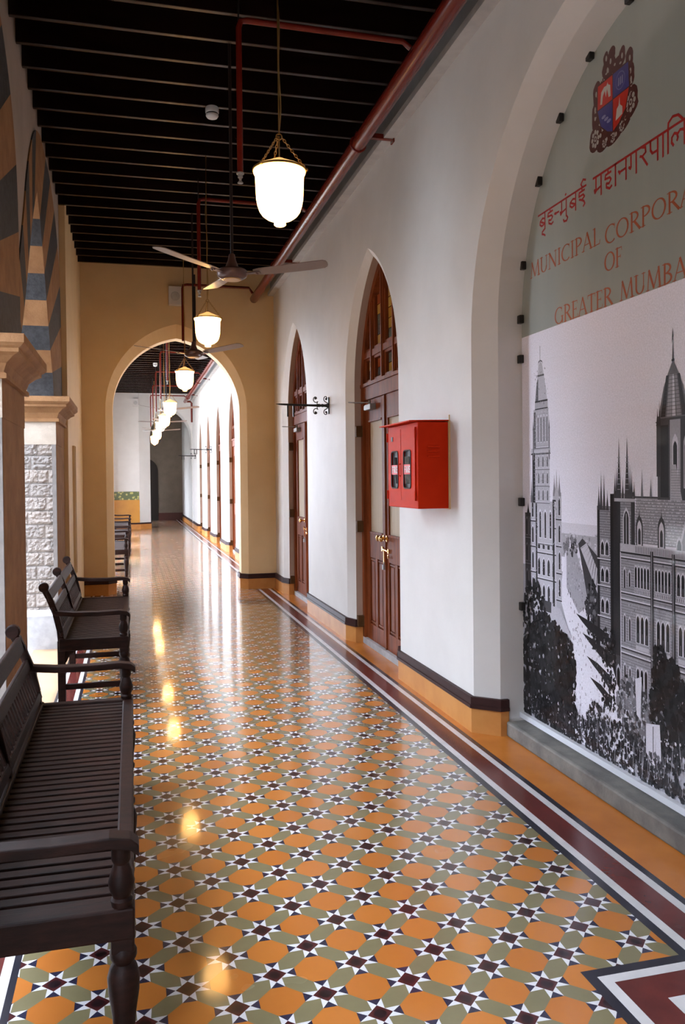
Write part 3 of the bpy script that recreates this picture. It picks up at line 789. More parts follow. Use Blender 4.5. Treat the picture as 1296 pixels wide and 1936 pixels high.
# shaft
block(.125, .325, 1.36, 1.64, .47, 3, 4, .16, .4); pr.R(.125, 1.36, .158, 1.64, .06)
pr.R(.11, 1.64, .335, 1.665, .52); pr.R(.11, 1.63, .335, 1.638, .08)
block(.145, .315, 1.665, 1.885, .46, 1, 5, .14, .35); pr.R(.145, 1.665, .168, 1.87, .12)
for x in (.138, .322): pr.R(x-.006, 1.60, x+.006, 1.78, .15); pr.spire(x, 1.77, 1.84, .016, .15)
pr.R(.160, 1.885, .308, 1.93, .42); pr.R(.16, 1.882, .308, 1.888, .07); pr.R(.162, 1.922, .306, 1.932, .10)
pr.P([(.165, 1.932), (.300, 1.932), (.288, 2.0), (.268, 2.06), (.262, 2.08), (.196, 2.08), (.182, 2.03)], .50); pr.P([(.165, 1.932), (.20, 1.932), (.20, 2.06), (.182, 2.03)], .13)
pr.R(.19, 2.065, .268, 2.075, .12); pr.P([(.196, 2.08), (.262, 2.08), (.245, 2.135), (.224, 2.15), (.205, 2.13)], .50); pr.P([(.196, 2.128), (.205, 2.15), (.224, 2.158), (.245, 2.15), (.256, 2.13), (.245, 2.142), (.224, 2.15), (.205, 2.14)], .14)
pr.R(.222, 2.15, .226, 2.235, .25); speckle(.15, .32, 1.38, 2.1, 200, .12, .62, .006)
for i in range(24): pr.R(.14, 1.37+.022*i, .32, 1.3715+.022*i, .30)
# ---- right hand palace
def gothic(a, b, z0, z1, n, g=.40):
    pr.R(a, z0, b, z1, g); cw = (b-a)/n
    for i in range(n):
        x = a+cw*i; pr.arch(x+cw*.04, z0, x+cw*.96, z1, .60); pr.arch(x+cw*.17, z0+.003, x+cw*.83, z1-cw*.28, .025)
        pr.R(x+cw*.47, z0, x+cw*.53, z0+(z1-z0)*.35, .25)
def mason(a, b, z0, z1, g):
    g *= .85
    pr.R(a, z0, b, z1, g); zz = z0
    while zz < z1: pr.R(a, zz, b, zz+.0022, g*.45); zz += .0125
    speckle(a, b, z0, z1, int((b-a)*(z1-z0)*2600), g*.4, g*1.5, .006)
# narrow near wing
mason(.80, .93, .42, 1.36, .30); pr.R(.80, .42, .822, 1.36, .04)
for z in (.50, .66, .82, .97, 1.10): pr.R(.80, z, .93, z+.006, .55); gothic(.826, .905, z+.02, z+.10, 2, .30); pr.R(.80, z-.005, .93, z, .05)
for x, z1_ in ((.815, 1.46), (.836, 1.535), (.862, 1.52), (.89, 1.44)): pr.spire(x, 1.34, z1_, .026, .10)
# dark deep wing
mason(.915, 1.03, .40, 1.42, .12); pr.R(.915, .40, .955, 1.42, .03)
# corner tower with two tall spires
mason(1.0, 1.115, .42, 1.42, .30); pr.R(.94, .6, 1.0, 1.40, .05); pr.R(1.085, 1.0, 1.115, 1.43, .05)
pr.R(.95, 1.385, 1.115, 1.41, .42); pr.arch(1.02, 1.16, 1.075, 1.36, .55); pr.arch(1.028, 1.17, 1.067, 1.345, .05); pr.R(1.045, 1.17, 1.05, 1.33, .45)
for x, z1_, w in ((.989, 1.69, .036), (1.055, 1.69, .042), (.955, 1.52, .022), (1.02, 1.50, .02), (1.09, 1.53, .022), (1.11, 1.48, .018), (.97, 1.56, .02), (1.078, 1.56, .016)): pr.spire(x, 1.40, z1_, w, .09)
for x in (.989, 1.055):
    for k in range(7): pr.R(x-.012, 1.44+.025*k, x+.012, 1.443+.025*k, .32)
# roof of slates
pr.P([(1.113, 1.20), (1.62, 1.20), (1.60, 1.41), (1.125, 1.41)], .30)
zz = 1.205
while zz < 1.405:
    for _ in range(46):
        x = rd.uniform(1.12, 1.58); pr.R(x, zz, x+.007, zz+.0055, rd.uniform(.40, .60))
    pr.R(1.118, zz-.0015, 1.61, zz+.0005, .12); zz += .0125
pr.R(1.115, 1.405, 1.60, 1.412, .08)
for x in (1.17, 1.235, 1.30): pr.spire(x, 1.41, 1.50+.04*(x == 1.17), .016, .14)
for x in (1.15, 1.31): pr.arch(x-.026, 1.19, x+.026, 1.33, .06); pr.arch(x-.017, 1.19, x+.017, 1.305, .58); pr.arch(x-.010, 1.195, x+.010, 1.27, .05); pr.spire(x, 1.31, 1.37, .012, .08)
# great dome
pr.R(1.285, 1.40, 1.52, 1.76, .10); pr.R(1.305, 1.41, 1.36, 1.72, .035); pr.R(1.37, 1.41, 1.44, 1.74, .36); pr.arch(1.385, 1.45, 1.425, 1.68, .62); pr.arch(1.392, 1.455, 1.418, 1.65, .05); pr.arch(1.46, 1.45, 1.50, 1.68, .45); pr.arch(1.467, 1.455, 1.493, 1.65, .04)
pr.P([(1.37, 1.40), (1.45, 1.40), (1.41, 1.55), (1.385, 1.55)], .42)
for k in range(12): pr.R(1.375, 1.405+.011*k, 1.44, 1.407+.011*k, .2)
dome = [(1.298, 1.75), (1.305, 1.80), (1.328, 1.88), (1.36, 1.94), (1.388, 1.985), (1.396, 1.985), (1.424, 1.94), (1.456, 1.88), (1.480, 1.80), (1.49, 1.75)]
pr.P(dome, .14)
for k, (u0, u1, g) in enumerate(((.05, .22, .05), (.27, .44, .30), (.46, .58, .58), (.62, .76, .26), (.80, .95, .08))):
    pr.P([(1.298+.192*u0, 1.755), (1.298+.192*u1, 1.755), (1.392+(u1-.5)*.10, 1.93), (1.392+(u0-.5)*.10, 1.93)], g)
for k in range(11): pr.R(1.31+.005*k, 1.765+.016*k, 1.475-.005*k, 1.767+.016*k, .10)
pr.R(1.384, 1.985, 1.402, 1.995, .05); pr.P([(1.388, 1.995), (1.397, 1.995), (1.393, 2.10)], .06); pr.P([(1.386, 2.06), (1.396, 2.09), (1.390, 2.13)], .09)
for x, z1_ in ((1.285, 1.80), (1.30, 1.83), (1.49, 1.82)): pr.R(x-.007, 1.5, x+.007, 1.74, .07); pr.spire(x, 1.72, z1_, .018, .06)
pr.P([(1.27, 1.735), (1.30, 1.742), (1.30, 1.722)], .06)
# side gable on the right
pr.P([(1.36, 1.02), (1.52, 1.02), (1.52, 1.37), (1.47, 1.30)], .20); pr.P([(1.36, 1.02), (1.373, 1.02), (1.478, 1.31), (1.47, 1.32)], .55); pr.arch(1.41, 1.12, 1.45, 1.25, .5); pr.arch(1.416, 1.12, 1.444, 1.235, .05)
# main facade
mason(1.0, 2.216, .42, 1.165, .36)
pr.R(1.0, 1.15, 2.216, 1.19, .46); pr.R(1.0, 1.145, 2.216, 1.153, .05)
x = 1.12
while x < 2.2: pr.R(x, 1.155, x+.004, 1.185, .12); x += .010
for z in (1.125, .962, .93, .705, .68): pr.R(1.0, z, 2.216, z+.007, .60); pr.R(1.0, z-.006, 2.216, z, .06)
for z0_, z1_ in ((.985, 1.085), (.735, .87), (.50, .64)):
    pr.arch(1.025, z0_, 1.045, z1_, .56); pr.arch(1.029, z0_, 1.041, z1_-.012, .04); pr.arch(1.065, z0_+.01, 1.085, z1_-.01, .56); pr.arch(1.069, z0_+.01, 1.081, z1_-.022, .04)
for k in range(6):
    a = 1.112+.150*k
    gothic(a, a+.115, .995, 1.10, 5 if k < 2 else 4); gothic(a+.01, a+.108, .745, .88, 3); gothic(a+.01, a+.10, .505, .64, 3)
    pr.R(a, .972, a+.115, .99, .50); pr.R(a+.01, .715, a+.108, .735, .50)
    for j in range(9): pr.R(a+.005+.0125*j, .974, a+.009+.0125*j, .988, .1)
    pr.R(a+.121, .42, a+.143, 1.17, .07); pr.R(a+.127, .42, a+.131, 1.17, .34)
pr.R(1.0, .42, 1.006, 1.15, .62)
pr.R(.96, .46, 1.0, .66, .10); pr.arch(.965, .46, .998, .62, .45); pr.arch(.969, .46, .994, .605, .02)
# plane of ground and gardens in front
pr.P([(.56, .62), (.90, .66), (.97, .52), (1.10, .40), (1.10, .14), (.56, .14)], .68)
for sa, za in ((.60, .80), (.66, .71), (.70, .60), (.73, .50)):
    pr.P([(sa, za), (sa+.10, za-.015), (.93, za-.06), (.92, za-.13), (sa+.13, za-.07), (sa+.06, za-.035)], .04)
    foliage(.90, za-.08, .06, .05, 50, .015, .01, .06, .15)
for _ in range(150):
    a, z = rd.uniform(.58, .95), rd.uniform(.2, .72); w = rd.uniform(.002, .005); pr.R(a, z, a+w, z+w*rd.uniform(1.5, 4), rd.uniform(.03, .2))
pr.P([(.10, .80), (.44, .80), (.56, .66), (.30, .70), (.14, .74)], .45)
pr.R(.22, .76, .34, .82, .10)
foliage(.28, .34, .32, .40, 900, .030, .008, .035, .06, (.2, .45)); foliage(.14, .68, .14, .24, 260, .022, .01, .05, .08, (.25, .5)); foliage(.42, .50, .18, .20, 300, .024, .008, .04, .05)
foliage(.25, .20, .30, .10, 350, .02, .01, .05, .15, (.2, .55)); foliage(.65, .18, .28, .10, 420, .017, .015, .07, .22, (.3, .6)); foliage(.80, .30, .10, .09, 200, .016, .02, .12, .3, (.3, .6))
foliage(1.10, .42, .13, .17, 420, .020, .04, .22, .35, (.35, .55)); foliage(1.36, .50, .13, .22, 420, .026, .008, .04, .04); foliage(1.30, .64, .06, .12, 140, .02, .008, .04, .04)
foliage(1.00, .22, .36, .12, 700, .016, .015, .08, .24, (.3, .6)); foliage(1.45, .24, .3, .14, 600, .017, .015, .08, .24, (.3, .6)); foliage(1.9, .34, .34, .26, 700, .03, .01, .08, .15)
pr.P([(1.20, .40), (1.30, .42), (1.31, .27), (1.26, .22), (1.20, .27)], .60); pr.R(1.25, .25, 1.255, .40, .1); foliage(1.25, .23, .10, .05, 80, .014, .03, .14, .3)
pr.P([(1.12, .58), (1.17, .60), (1.16, .40), (1.13, .42)], .62)
for _ in range(90):
    x = rd.uniform(.60, 1.5); z = Z0+rd.uniform(0, .16); h_ = rd.uniform(.05, .16); pr.P([(x, z), (x+.003, z), (x+.003+rd.uniform(-.02, .02), z+h_)], rd.choice((.05, .06, .4, .5)))
pr.build('photo_print', 'print', MU)

# ---- lettering on the frosted glass
class Ink(MB):
    d0 = d = .0006; n_ = 0
    def stroke(s, pts, w0, w1=None, mi=0):
        w1 = w1 or w0
        for i in range(len(pts)-1):
            a, b_ = Vector(pts[i]), Vector(pts[i+1]); t = (b_-a)
            if t.length < 1e-7: continue
            t = t.normalized(); n_ = Vector((-t.y, t.x)); k0 = i/(len(pts)-1); k1 = (i+1)/(len(pts)-1)
            wa, wb = (w0+(w1-w0)*k0)/2, (w0+(w1-w0)*k1)/2; e = t*min(wa, .003)
            s.poly([PM(*(a-e+n_*wa), s.d), PM(*(a-e-n_*wa), s.d), PM(*(b_+e-n_*wb), s.d), PM(*(b_+e+n_*wb), s.d)], mi); s.n_ = (s.n_+1) % 14; s.d = s.d0+s.n_*2.5e-5
    def arc(s, cx, cy, rx, ry, a0, a1, thin, thick, n=18):
        """pen arc, thick where it runs upright"""
        P_ = []
        for i in range(n+1):
            a = math.radians(a0+(a1-a0)*i/n); w = thin+(thick-thin)*abs(math.cos(a))**1.3
            P_.append((cx+rx*math.cos(a), cy+ry*math.sin(a), math.cos(a), math.sin(a), w))
        for p, r in zip(P_, P_[1:]):
            s.poly([PM(p[0]+p[2]*p[4]/2, p[1]+p[3]*p[4]/2, s.d), PM(p[0]-p[2]*p[4]/2, p[1]-p[3]*p[4]/2, s.d), PM(r[0]-r[2]*r[4]/2, r[1]-r[3]*r[4]/2, s.d), PM(r[0]+r[2]*r[4]/2, r[1]+r[3]*r[4]/2, s.d)]); s.n_ = (s.n_+1) % 14; s.d = s.d0+s.n_*2.5e-5
def serif_text(ink, txt, s0, z0, h, k=1.0):
    T, N_ = .145, .070
    adv = dict(M=1.0, U=.78, N=.86, I=.36, C=.80, P=.66, A=.80, L=.60, O=.92, R=.74, T=.68, E=.62, F=.60, G=.88, B=.68)
    x = s0
    for ch in txt:
        if ch == ' ': x += .42*h*k; continue
        def p(u, v): return (x+u*h*k, z0+v*h)
        def L(a, b_, c, d, w): ink.stroke([p(a, b_), p(c, d)], w*h)
        def sf(u, v, wd=.26): L(u-wd/2, v, u+wd/2, v, .042)
        def A_(cx, cy, rx, ry, a0, a1): c_ = p(cx, cy); ink.arc(c_[0], c_[1], rx*h*k, ry*h, a0, a1, N_*h*.8, T*h)
        t = .02
        if ch == 'M': L(.12, 0, .20, 1, N_); L(.20, .98, .50, .06, T); L(.50, .06, .80, .98, N_); L(.80, 1, .88, 0, T); sf(.12, t, .2); sf(.88, t)
        if ch == 'U': L(.15, 1, .15, .36, T); A_(.39, .36, .24, .34, 180, 360); L(.63, .36, .63, 1, N_); sf(.15, 1-t); sf(.63, 1-t, .2)
        if ch == 'N': L(.15, 0, .15, 1, N_); L(.15, .98, .71, .02, T); L(.71, 0, .71, 1, N_); sf(.13, t, .2); sf(.71, 1-t, .2); sf(.1, 1-t, .14)
        if ch == 'I': L(.18, 0, .18, 1, T); sf(.18, t); sf(.18, 1-t)
        if ch == 'C': A_(.46, .5, .38, .48, 48, 312); L(.70, .72, .73, .96, .04)
        if ch in 'PRBEFLT':
            if ch != 'T': L(.17, 0, .17, 1, T); sf(.17, t); sf(.12, 1-t, .16)
        if ch in 'PR': A_(.22, .74, .34, .245, -90, 90); L(.17, .975, .24, .975, .05); L(.17, .5, .24, .5, .05)
        if ch == 'R': L(.34, .50, .70, .02, T); sf(.70, t, .14)
        if ch == 'B': A_(.20, .755, .30, .225, -90, 90); A_(.20, .27, .36, .25, -90, 90); L(.17, .98, .22, .98, .05); L(.17, .52, .22, .52, .05); L(.17, .02, .22, .02, .05)
        if ch == 'A': L(.06, 0, .38, 1, N_); L(.38, 1, .70, 0, T); L(.17, .34, .58, .34, .05); sf(.06, t, .2); sf(.70, t)
        if ch == 'L': L(.17, t, .54, t, .05); L(.54, .02, .57, .22, .05)
        if ch == 'O': A_(.46, .5, .38, .48, 0, 360)
        if ch == 'T': L(.34, 0, .34, 1, T); sf(.34, t); L(.04, .975, .64, .975, .055); L(.04, .97, .03, .80, .04); L(.64, .97, .65, .80, .04)
        if ch == 'E': L(.17, .975, .52, .975, .05); L(.17, .52, .44, .52, .05); L(.17, .025, .54, .025, .05); L(.52, .97, .53, .82, .04); L(.54, .03, .57, .20, .04); L(.44, .44, .44, .60, .04)
        if ch == 'F': L(.17, .975, .52, .975, .05); L(.17, .52, .44, .52, .05); L(.52, .97, .53, .82, .04); L(.44, .44, .44, .60, .04)
        if ch == 'G': A_(.46, .5, .38, .48, 48, 318); L(.76, .06, .76, .42, T); sf(.76, .42, .22); L(.70, .72, .73, .96, .04)
        x += adv[ch]*h*k
    return x
for word, s0, z0, h, k in (('MUNICIPAL', .112, 2.632, .086, 1.36), ('CORPORATION', .877, 2.610, .088, 1.335), ('OF', .872, 2.482, .088, 1.15), ('GREATER', .388, 2.318, .088, 1.24), ('MUMBAI', 1.0, 2.318, .088, 1.30)):
    ik = Ink(); serif_text(ik, word, s0, z0, h, k); ik.build('english_lettering', 'letter_brown', MU, weld=False)
dv = Ink()
GL = dict(
 ba=(.62, [[(.52, 1), (.52, 0)], [(.52, .62), (.34, .70), (.16, .58), (.14, .40), (.28, .26), (.44, .30), (.52, .40)], [(.18, .56), (.50, .34)]]),
 ru=(0, [[(-.14, 0), (-.30, -.10), (-.32, -.22), (-.18, -.30), (-.08, -.40)]]),
 ha=(.60, [[(.30, 1), (.30, .80)], [(.48, .80), (.16, .78), (.12, .60), (.40, .56), (.48, .44), (.36, .30), (.20, .36), (.20, .18), (.40, .04), (.52, .12)]]),
 nh=(.36, [[(.02, .52), (.34, .50)], [(.06, .56), (.14, .44)]]),
 ma=(.62, [[(.50, 1), (.50, 0)], [(.18, 1), (.18, .36), (.08, .40), (.12, .24), (.22, .34), (.50, .42)]]),
 uu=(0, [[(-.10, 0), (-.02, -.14), (-.10, -.28), (-.28, -.24), (-.32, -.12)]]),
 dot=(0, [[(-.18, 1.20), (-.13, 1.24)]]),
 ii=(.58, [[(.32, 1), (.32, .82)], [(.48, .82), (.14, .80), (.12, .60), (.40, .60), (.48, .46), (.30, .34), (.14, .44)], [(.30, .34), (.44, .22), (.50, .06), (.40, -.04)], [(.34, 1), (.26, 1.22), (.40, 1.40), (.56, 1.30)]]),
 na=(.60, [[(.48, 1), (.48, 0)], [(.48, .52), (.10, .50)], [(.06, .58), (.14, .42)]]),
 aa=(.26, [[(.14, 1), (.14, 0)]]),
 ga=(.56, [[(.44, 1), (.44, 0)], [(.16, 1), (.16, .40), (.06, .42)], [(.04, .46), (.14, .34)]]),
 ra=(.50, [[(.14, 1), (.36, .88), (.38, .66), (.20, .56), (.08, .62)], [(.18, .58), (.46, .06)]]),
 pa=(.60, [[(.48, 1), (.48, 0)], [(.12, 1), (.12, .60), (.22, .42), (.48, .42)]]),
 im=(.24, [[(.12, 0), (.12, 1), (.14, 1.26), (.34, 1.42), (.60, 1.34), (.80, 1.06)]]),
 la=(.74, [[(.64, 1), (.64, 0)], [(.14, .20), (.05, .36), (.06, .56), (.18, .68), (.30, .60), (.34, .42), (.30, .32)], [(.32, .56), (.44, .68), (.56, .64), (.64, .56)]]),
 ka=(.84, [[(.42, 1), (.42, 0)], [(.42, .64), (.22, .70), (.10, .54), (.18, .36), (.42, .40)], [(.42, .62), (.62, .70), (.76, .56), (.68, .36)]]))
def deva(word, s0, z0, h, k=1.0):
    x = s0; W_ = 0
    for gname in word:
        ad, ss = GL[gname]
        for pl_ in ss: dv.stroke([(x+u*h*k, z0+v*h) for u, v in pl_], h*.115)
        x += ad*h*k
    dv.stroke([(s0, z0+h), (x, z0+h)], h*.115); return x
deva(['ba', 'ru', 'ha', 'nh', 'ma', 'uu', 'dot', 'ba', 'ii'], .212, 2.865, .092, 1.60)
deva(['ma', 'ha', 'aa', 'na', 'ga', 'ra', 'pa', 'aa', 'im', 'la', 'ka', 'aa'], .778, 2.865, .100, 1.42)
dv.build('marathi_lettering', 'letter_red', MU, weld=False)

# ---- crest: quartered shield in a scrolled border
class Crest(MB):
    d = .0006
    def P(s, pts, c): s.d += 4e-6; s.poly([PM(a, z, s.d) for a, z in pts], 0, c)
    def disc(s, cx, cz, rx, rz, c, n=18, wob=0.0):
        s.P([(cx+rx*(1+wob*math.sin(5*i+cx*90))*math.cos(2*PI*i/n), cz+rz*(1+wob*math.sin(7*i))*math.sin(2*PI*i/n)) for i in range(n)], c)
cr = Crest(); MRN, GRY, RED, BLU = (.075, .016, .014), (.33, .32, .29), (.50, .022, .010), (.045, .042, .20)
for a, z, rx, rz in ((.80, 3.15, .055, .062), (1.095, 3.20, .058, .072), (.95, 3.11, .07, .045), (.87, 3.115, .06, .05), (1.03, 3.14, .06, .05), (.808, 3.26, .04, .075), (1.09, 3.32, .035, .06), (.815, 3.36, .035, .06), (1.085, 3.40, .030, .05), (.92, 3.445, .055, .06), (.895, 3.49, .022, .035), (.945, 3.49, .030, .035), (1.03, 3.44, .026, .045), (.99, 3.42, .05, .035)):
    cr.disc(a, z, rx, rz, MRN, wob=.10)
def rosette(a, z, r, n=8):
    for i in range(n):
        t = 2*PI*i/n; cr.disc(a+r*.66*math.cos(t), z+r*.78*math.sin(t), r*.24, r*.28, GRY, 8)
    cr.disc(a, z, r*.30, r*.34, GRY, 8); cr.disc(a, z, r*.15, r*.17, MRN, 8)
for a, z, r in ((.80, 3.15, .042), (1.095, 3.20, .044), (.95, 3.098, .024), (.88, 3.10, .022), (1.025, 3.12, .024)): rosette(a, z, r)
for a, z in ((.80, 3.25), (.80, 3.29), (1.10, 3.30), (1.095, 3.34), (.81, 3.36), (1.09, 3.40), (.91, 3.43), (.935, 3.46), (1.03, 3.44), (.90, 3.49)): cr.disc(a, z, .008, .014, GRY, 7, .1)
for i in range(60):
    an = rd.uniform(0, 2*PI); a, z = .952+.15*math.cos(an), 3.265+.165*math.sin(an); cr.disc(a, z, rd.uniform(.004, .010), rd.uniform(.005, .012), rd.choice((GRY, MRN, MRN)), 7)
shield = [(.826, 3.39), (1.078, 3.39), (1.084, 3.28), (1.055, 3.19), (1.0, 3.145), (.952, 3.125), (.905, 3.145), (.85, 3.19), (.822, 3.28)]
cr.P([(.952+(a-.952)*1.05, 3.265+(z-3.265)*1.05) for a, z in shield], MRN)
cr.P([(.826, 3.39), (.952, 3.39), (.952, 3.275), (.822, 3.275)], RED); cr.P([(.952, 3.39), (1.078, 3.39), (1.084, 3.275), (.952, 3.275)], BLU)
cr.P([(.822, 3.275), (.952, 3.275), (.952, 3.125), (.905, 3.145), (.85, 3.19)], BLU); cr.P([(.952, 3.275), (1.084, 3.275), (1.055, 3.19), (1.0, 3.145), (.952, 3.125)], RED)
cr.P([(.949, 3.125), (.955, 3.125), (.955, 3.39), (.949, 3.39)], MRN); cr.P([(.822, 3.272), (1.084, 3.272), (1.084, 3.277), (.822, 3.277)], MRN)
LG = (.46, .44, .40)
cr.P([(.845, 3.295), (.862, 3.29), (.868, 3.325), (.885, 3.345), (.895, 3.31), (.905, 3.345), (.918, 3.30), (.935, 3.30), (.932, 3.352), (.915, 3.362), (.91, 3.375), (.90, 3.362), (.88, 3.365), (.855, 3.35)], LG)
cr.disc(1.015, 3.335, .038, .042, (.12, .12, .30)); cr.disc(1.015, 3.335, .034, .037, BLU)
for k in range(3): cr.P([(.995+.015*k, 3.315), (1.004+.015*k, 3.315), (1.006+.015*k, 3.352), (.999+.015*k, 3.352)], (.22, .22, .36))
cr.P([(.975, 3.165), (1.03, 3.175), (1.03, 3.21), (1.012, 3.225), (1.008, 3.265), (1.0, 3.225), (.985, 3.215)], LG)
for k in range(3): cr.disc(.875+.022*k, 3.225-.018*k, .018, .008, (.20, .20, .36))
cr.build('crest', 'crest', MU)

# ---- glass clips round the edge
cps = [(.012, .75), (.012, 1.36), (.012, 2.19), (.016, 2.42)]
for t, z in mo[1:-1]:
    pass
def on_edge(i): t, z = mo[i]; return (1.11+t, z)
cps += [on_edge(i) for i in (3, 7, 10, 13, 16, 19, 22, 25, 29)]+[(2.20, 2.2), (2.20, 1.36), (2.20, .75)]
for s_, z in cps:
    c_ = MB(); c_.box(-.028, .0, -.020, .020, -.024, .024); o = c_.build('clip', 'iron', MU, bevel=.004)
    p = PM(s_, z); o.location = (p[0]-.001, p[1], p[2])

ss = MB(); ss.box(0, .17, -1.10, 1.09, 0, .088); o = ss.build('stone_sill', 'sill_stone', bevel=.012); o.location = (2.095, MC, 0)
tag(o, 'worn grey stone step running along the foot of the tall photo panel', 'step')

# ------------------------------------------------------------------ fire hose cabinet
FB = thing('fire_hose_cabinet', (XW, 5.19, 1.585), 'bright red metal fire hose cabinet mounted on the white wall', 'fire cabinet')
HX, HY, HZ = .215, .305, .272
b = MB()
b.box(-HX, -.012, -HY, HY, -HZ, HZ, 0)
b.build('body', 'red_box', FB, bevel=.004)
b = MB(); b.add([(-HX-.055, -HY-.002, HZ+.002), (-HX-.055, HY+.03, HZ+.002), (.0, HY+.03, HZ+.006), (.0, -HY-.002, HZ+.006)]+[(-HX-.055, -HY-.002, HZ+.010), (-HX-.055, HY+.03, HZ+.010), (.0, HY+.03, HZ+.014), (.0, -HY-.002, HZ+.014)],
      [(0, 1, 2, 3), (4, 7, 6, 5), (0, 4, 5, 1), (1, 5, 6, 2), (2, 6, 7, 3), (3, 7, 4, 0)]); b.build('roof_sheet', 'red_box', FB)
b = MB(); b.box(-.012, -.001, -HY-.008, HY+.008, -HZ-.004, HZ+.004); b.obox((-.006, -HY-.004, HZ), (-.006, -HY-.004, HZ+.045), .006, .006, up=(1, 0, 0)); b.build('back_board', 'plaster_cream', FB)
for k in range(3):
    b = MB(); b.obox((-.155, -HY-.003, .118-.030*k), (-.070, -HY-.003, .118-.030*k), .010, .014); b.build('vent_louvre', 'red_box', FB, bevel=.003)
for k, sg in enumerate((1, -1)):
    y0, y1 = sorted((sg*.004, sg*(HY-.03)))
    wy = (y0+y1)/2-sg*.010; wz = -.022; ww, wh = .070, .122
    def rr(w, h, r=.022, n=4):
        out = []
        for cx, cz, a0 in ((w-r, h-r, 0), (-w+r, h-r, 90), (-w+r, -h+r, 180), (w-r, -h+r, 270)):
            for i in range(n+1): a = math.radians(a0+90*i/n); out.append((wy+cx+r*math.cos(a), wz+cz+r*math.sin(a)))
        return out
    ring = rr(ww, wh); d = MB(); xo = -HX-.010
    # door sheet with a rounded window opening
    outer_ = []
    for yv, zv in ring:
        dy, dz = yv-wy, zv-wz; f = min((((y1 if dy > 0 else y0)-wy)/dy) if abs(dy) > 1e-6 else 1e9, (((HZ-.03 if dz > 0 else -HZ+.05)-wz)/dz) if abs(dz) > 1e-6 else 1e9)
        outer_.append((wy+dy*f, wz+dz*f))
    corners = [(y1, HZ-.03), (y0, HZ-.03), (y0, -HZ+.05), (y1, -HZ+.05)]
    n_ = len(ring)
    for i in range(n_):
        j = (i+1) % n_; d.poly([(xo, *ring[i]), (xo, *ring[j]), (xo, *outer_[j]), (xo, *outer_[i])])
        d.poly([(xo, *ring[i]), (xo, *ring[j]), (-HX+.002, *ring[j]), (-HX+.002, *ring[i])]); d.poly([(xo, *outer_[i]), (xo, *outer_[j]), (-HX, *outer_[j]), (-HX, *outer_[i])])
        e, f = outer_[i], outer_[j]
        if abs(e[0]-f[0]) > 1e-6 and abs(e[1]-f[1]) > 1e-6:
            c_ = min(corners, key=lambda q_: math.dist(q_, e)+math.dist(q_, f)); d.poly([(xo, *e), (xo, *f), (xo, *c_)]); d.poly([(xo, *e), (xo, *c_), (-HX, *c_), (-HX, *e)]); d.poly([(xo, *c_), (xo, *f), (-HX, *f), (-HX, *c_)])
    dr = d.build('door', 'red_box', FB, weld=False)
    g = MB(); g.poly([(-HX-.002, *p) for p in ring]); g.build('window_pane', 'black_rubber', dr)
    s_ = MB(); s_.tube([(xo-.001, *p) for p in ring], .005, 6, closed=True); s_.build('window_seal', 'black_rubber', dr)
    if sg < 0 or True:
        ho = MB()
        for i in range(5 if sg < 0 else 2):
            yy = wy-.045+.022*i; ho.tube([(-HX-.004, yy, wz-wh+.03), (-HX-.005, yy+.012, wz-.02), (-HX-.004, yy+.035, wz+wh-.04)], .006, 6)
        if sg < 0: ho.build('hose', 'hose', dr)
        else: ho.build('hose', 'dark_room', dr)
    lb = MB(); ly0 = wy-.055; lb.box(xo-.002, xo-.0012, wy-.066, wy+.066, wz-.032, wz+.032, 0)
    def ln(u0, v0, u1, v1, w=.0095):
        # u runs towards the viewer (right in the photo)
        lb.obox((xo-.0022, wy+.056-u0, wz-.022+v0), (xo-.0022, wy+.056-u1, wz-.022+v1), w, .001, up=(1, 0, 0), mi=1)
    H = .044
    ln(.006, 0, .006, H); ln(.006, H-.004, .028, H-.004, .008); ln(.006, H*.52, .024, H*.52, .008)
    ln(.041, 0, .041, H)
    ln(.058, 0, .058, H); ln(.058, H-.004, .074, H-.004, .008); ln(.058, H*.50, .074, H*.50, .008); ln(.077, H-.006, .077, H*.55); ln(.066, H*.5, .080, 0)
    ln(.094, 0, .094, H); ln(.094, H-.004, .112, H-.004, .008); ln(.094, H*.5, .110, H*.5, .008); ln(.094, .004, .112, .004, .008)
    lb.build('fire_label', ['red_label', 'white_plastic'], dr, weld=False)
    for z in (.20, -.19):
        hg = MB(); yh = sg*(HY-.018); hg.tube([(xo-.002, yh, z-.03), (xo-.002, yh, z+.03)], .006, 8); hg.build('hinge', 'red_box', dr)
hd = MB(); hd.tube([(-HX-.012, .0, -.065), (-HX-.026, .0, -.06), (-HX-.026, .0, .01), (-HX-.012, .0, .015)], .004, 8); hd.build('pull_handle', 'red_box', FB)
kk = MB(); kk.box(-HX-.014, -HX-.009, .165, .195, .17, .20); kk.build('key_hole', 'black_rubber', FB)

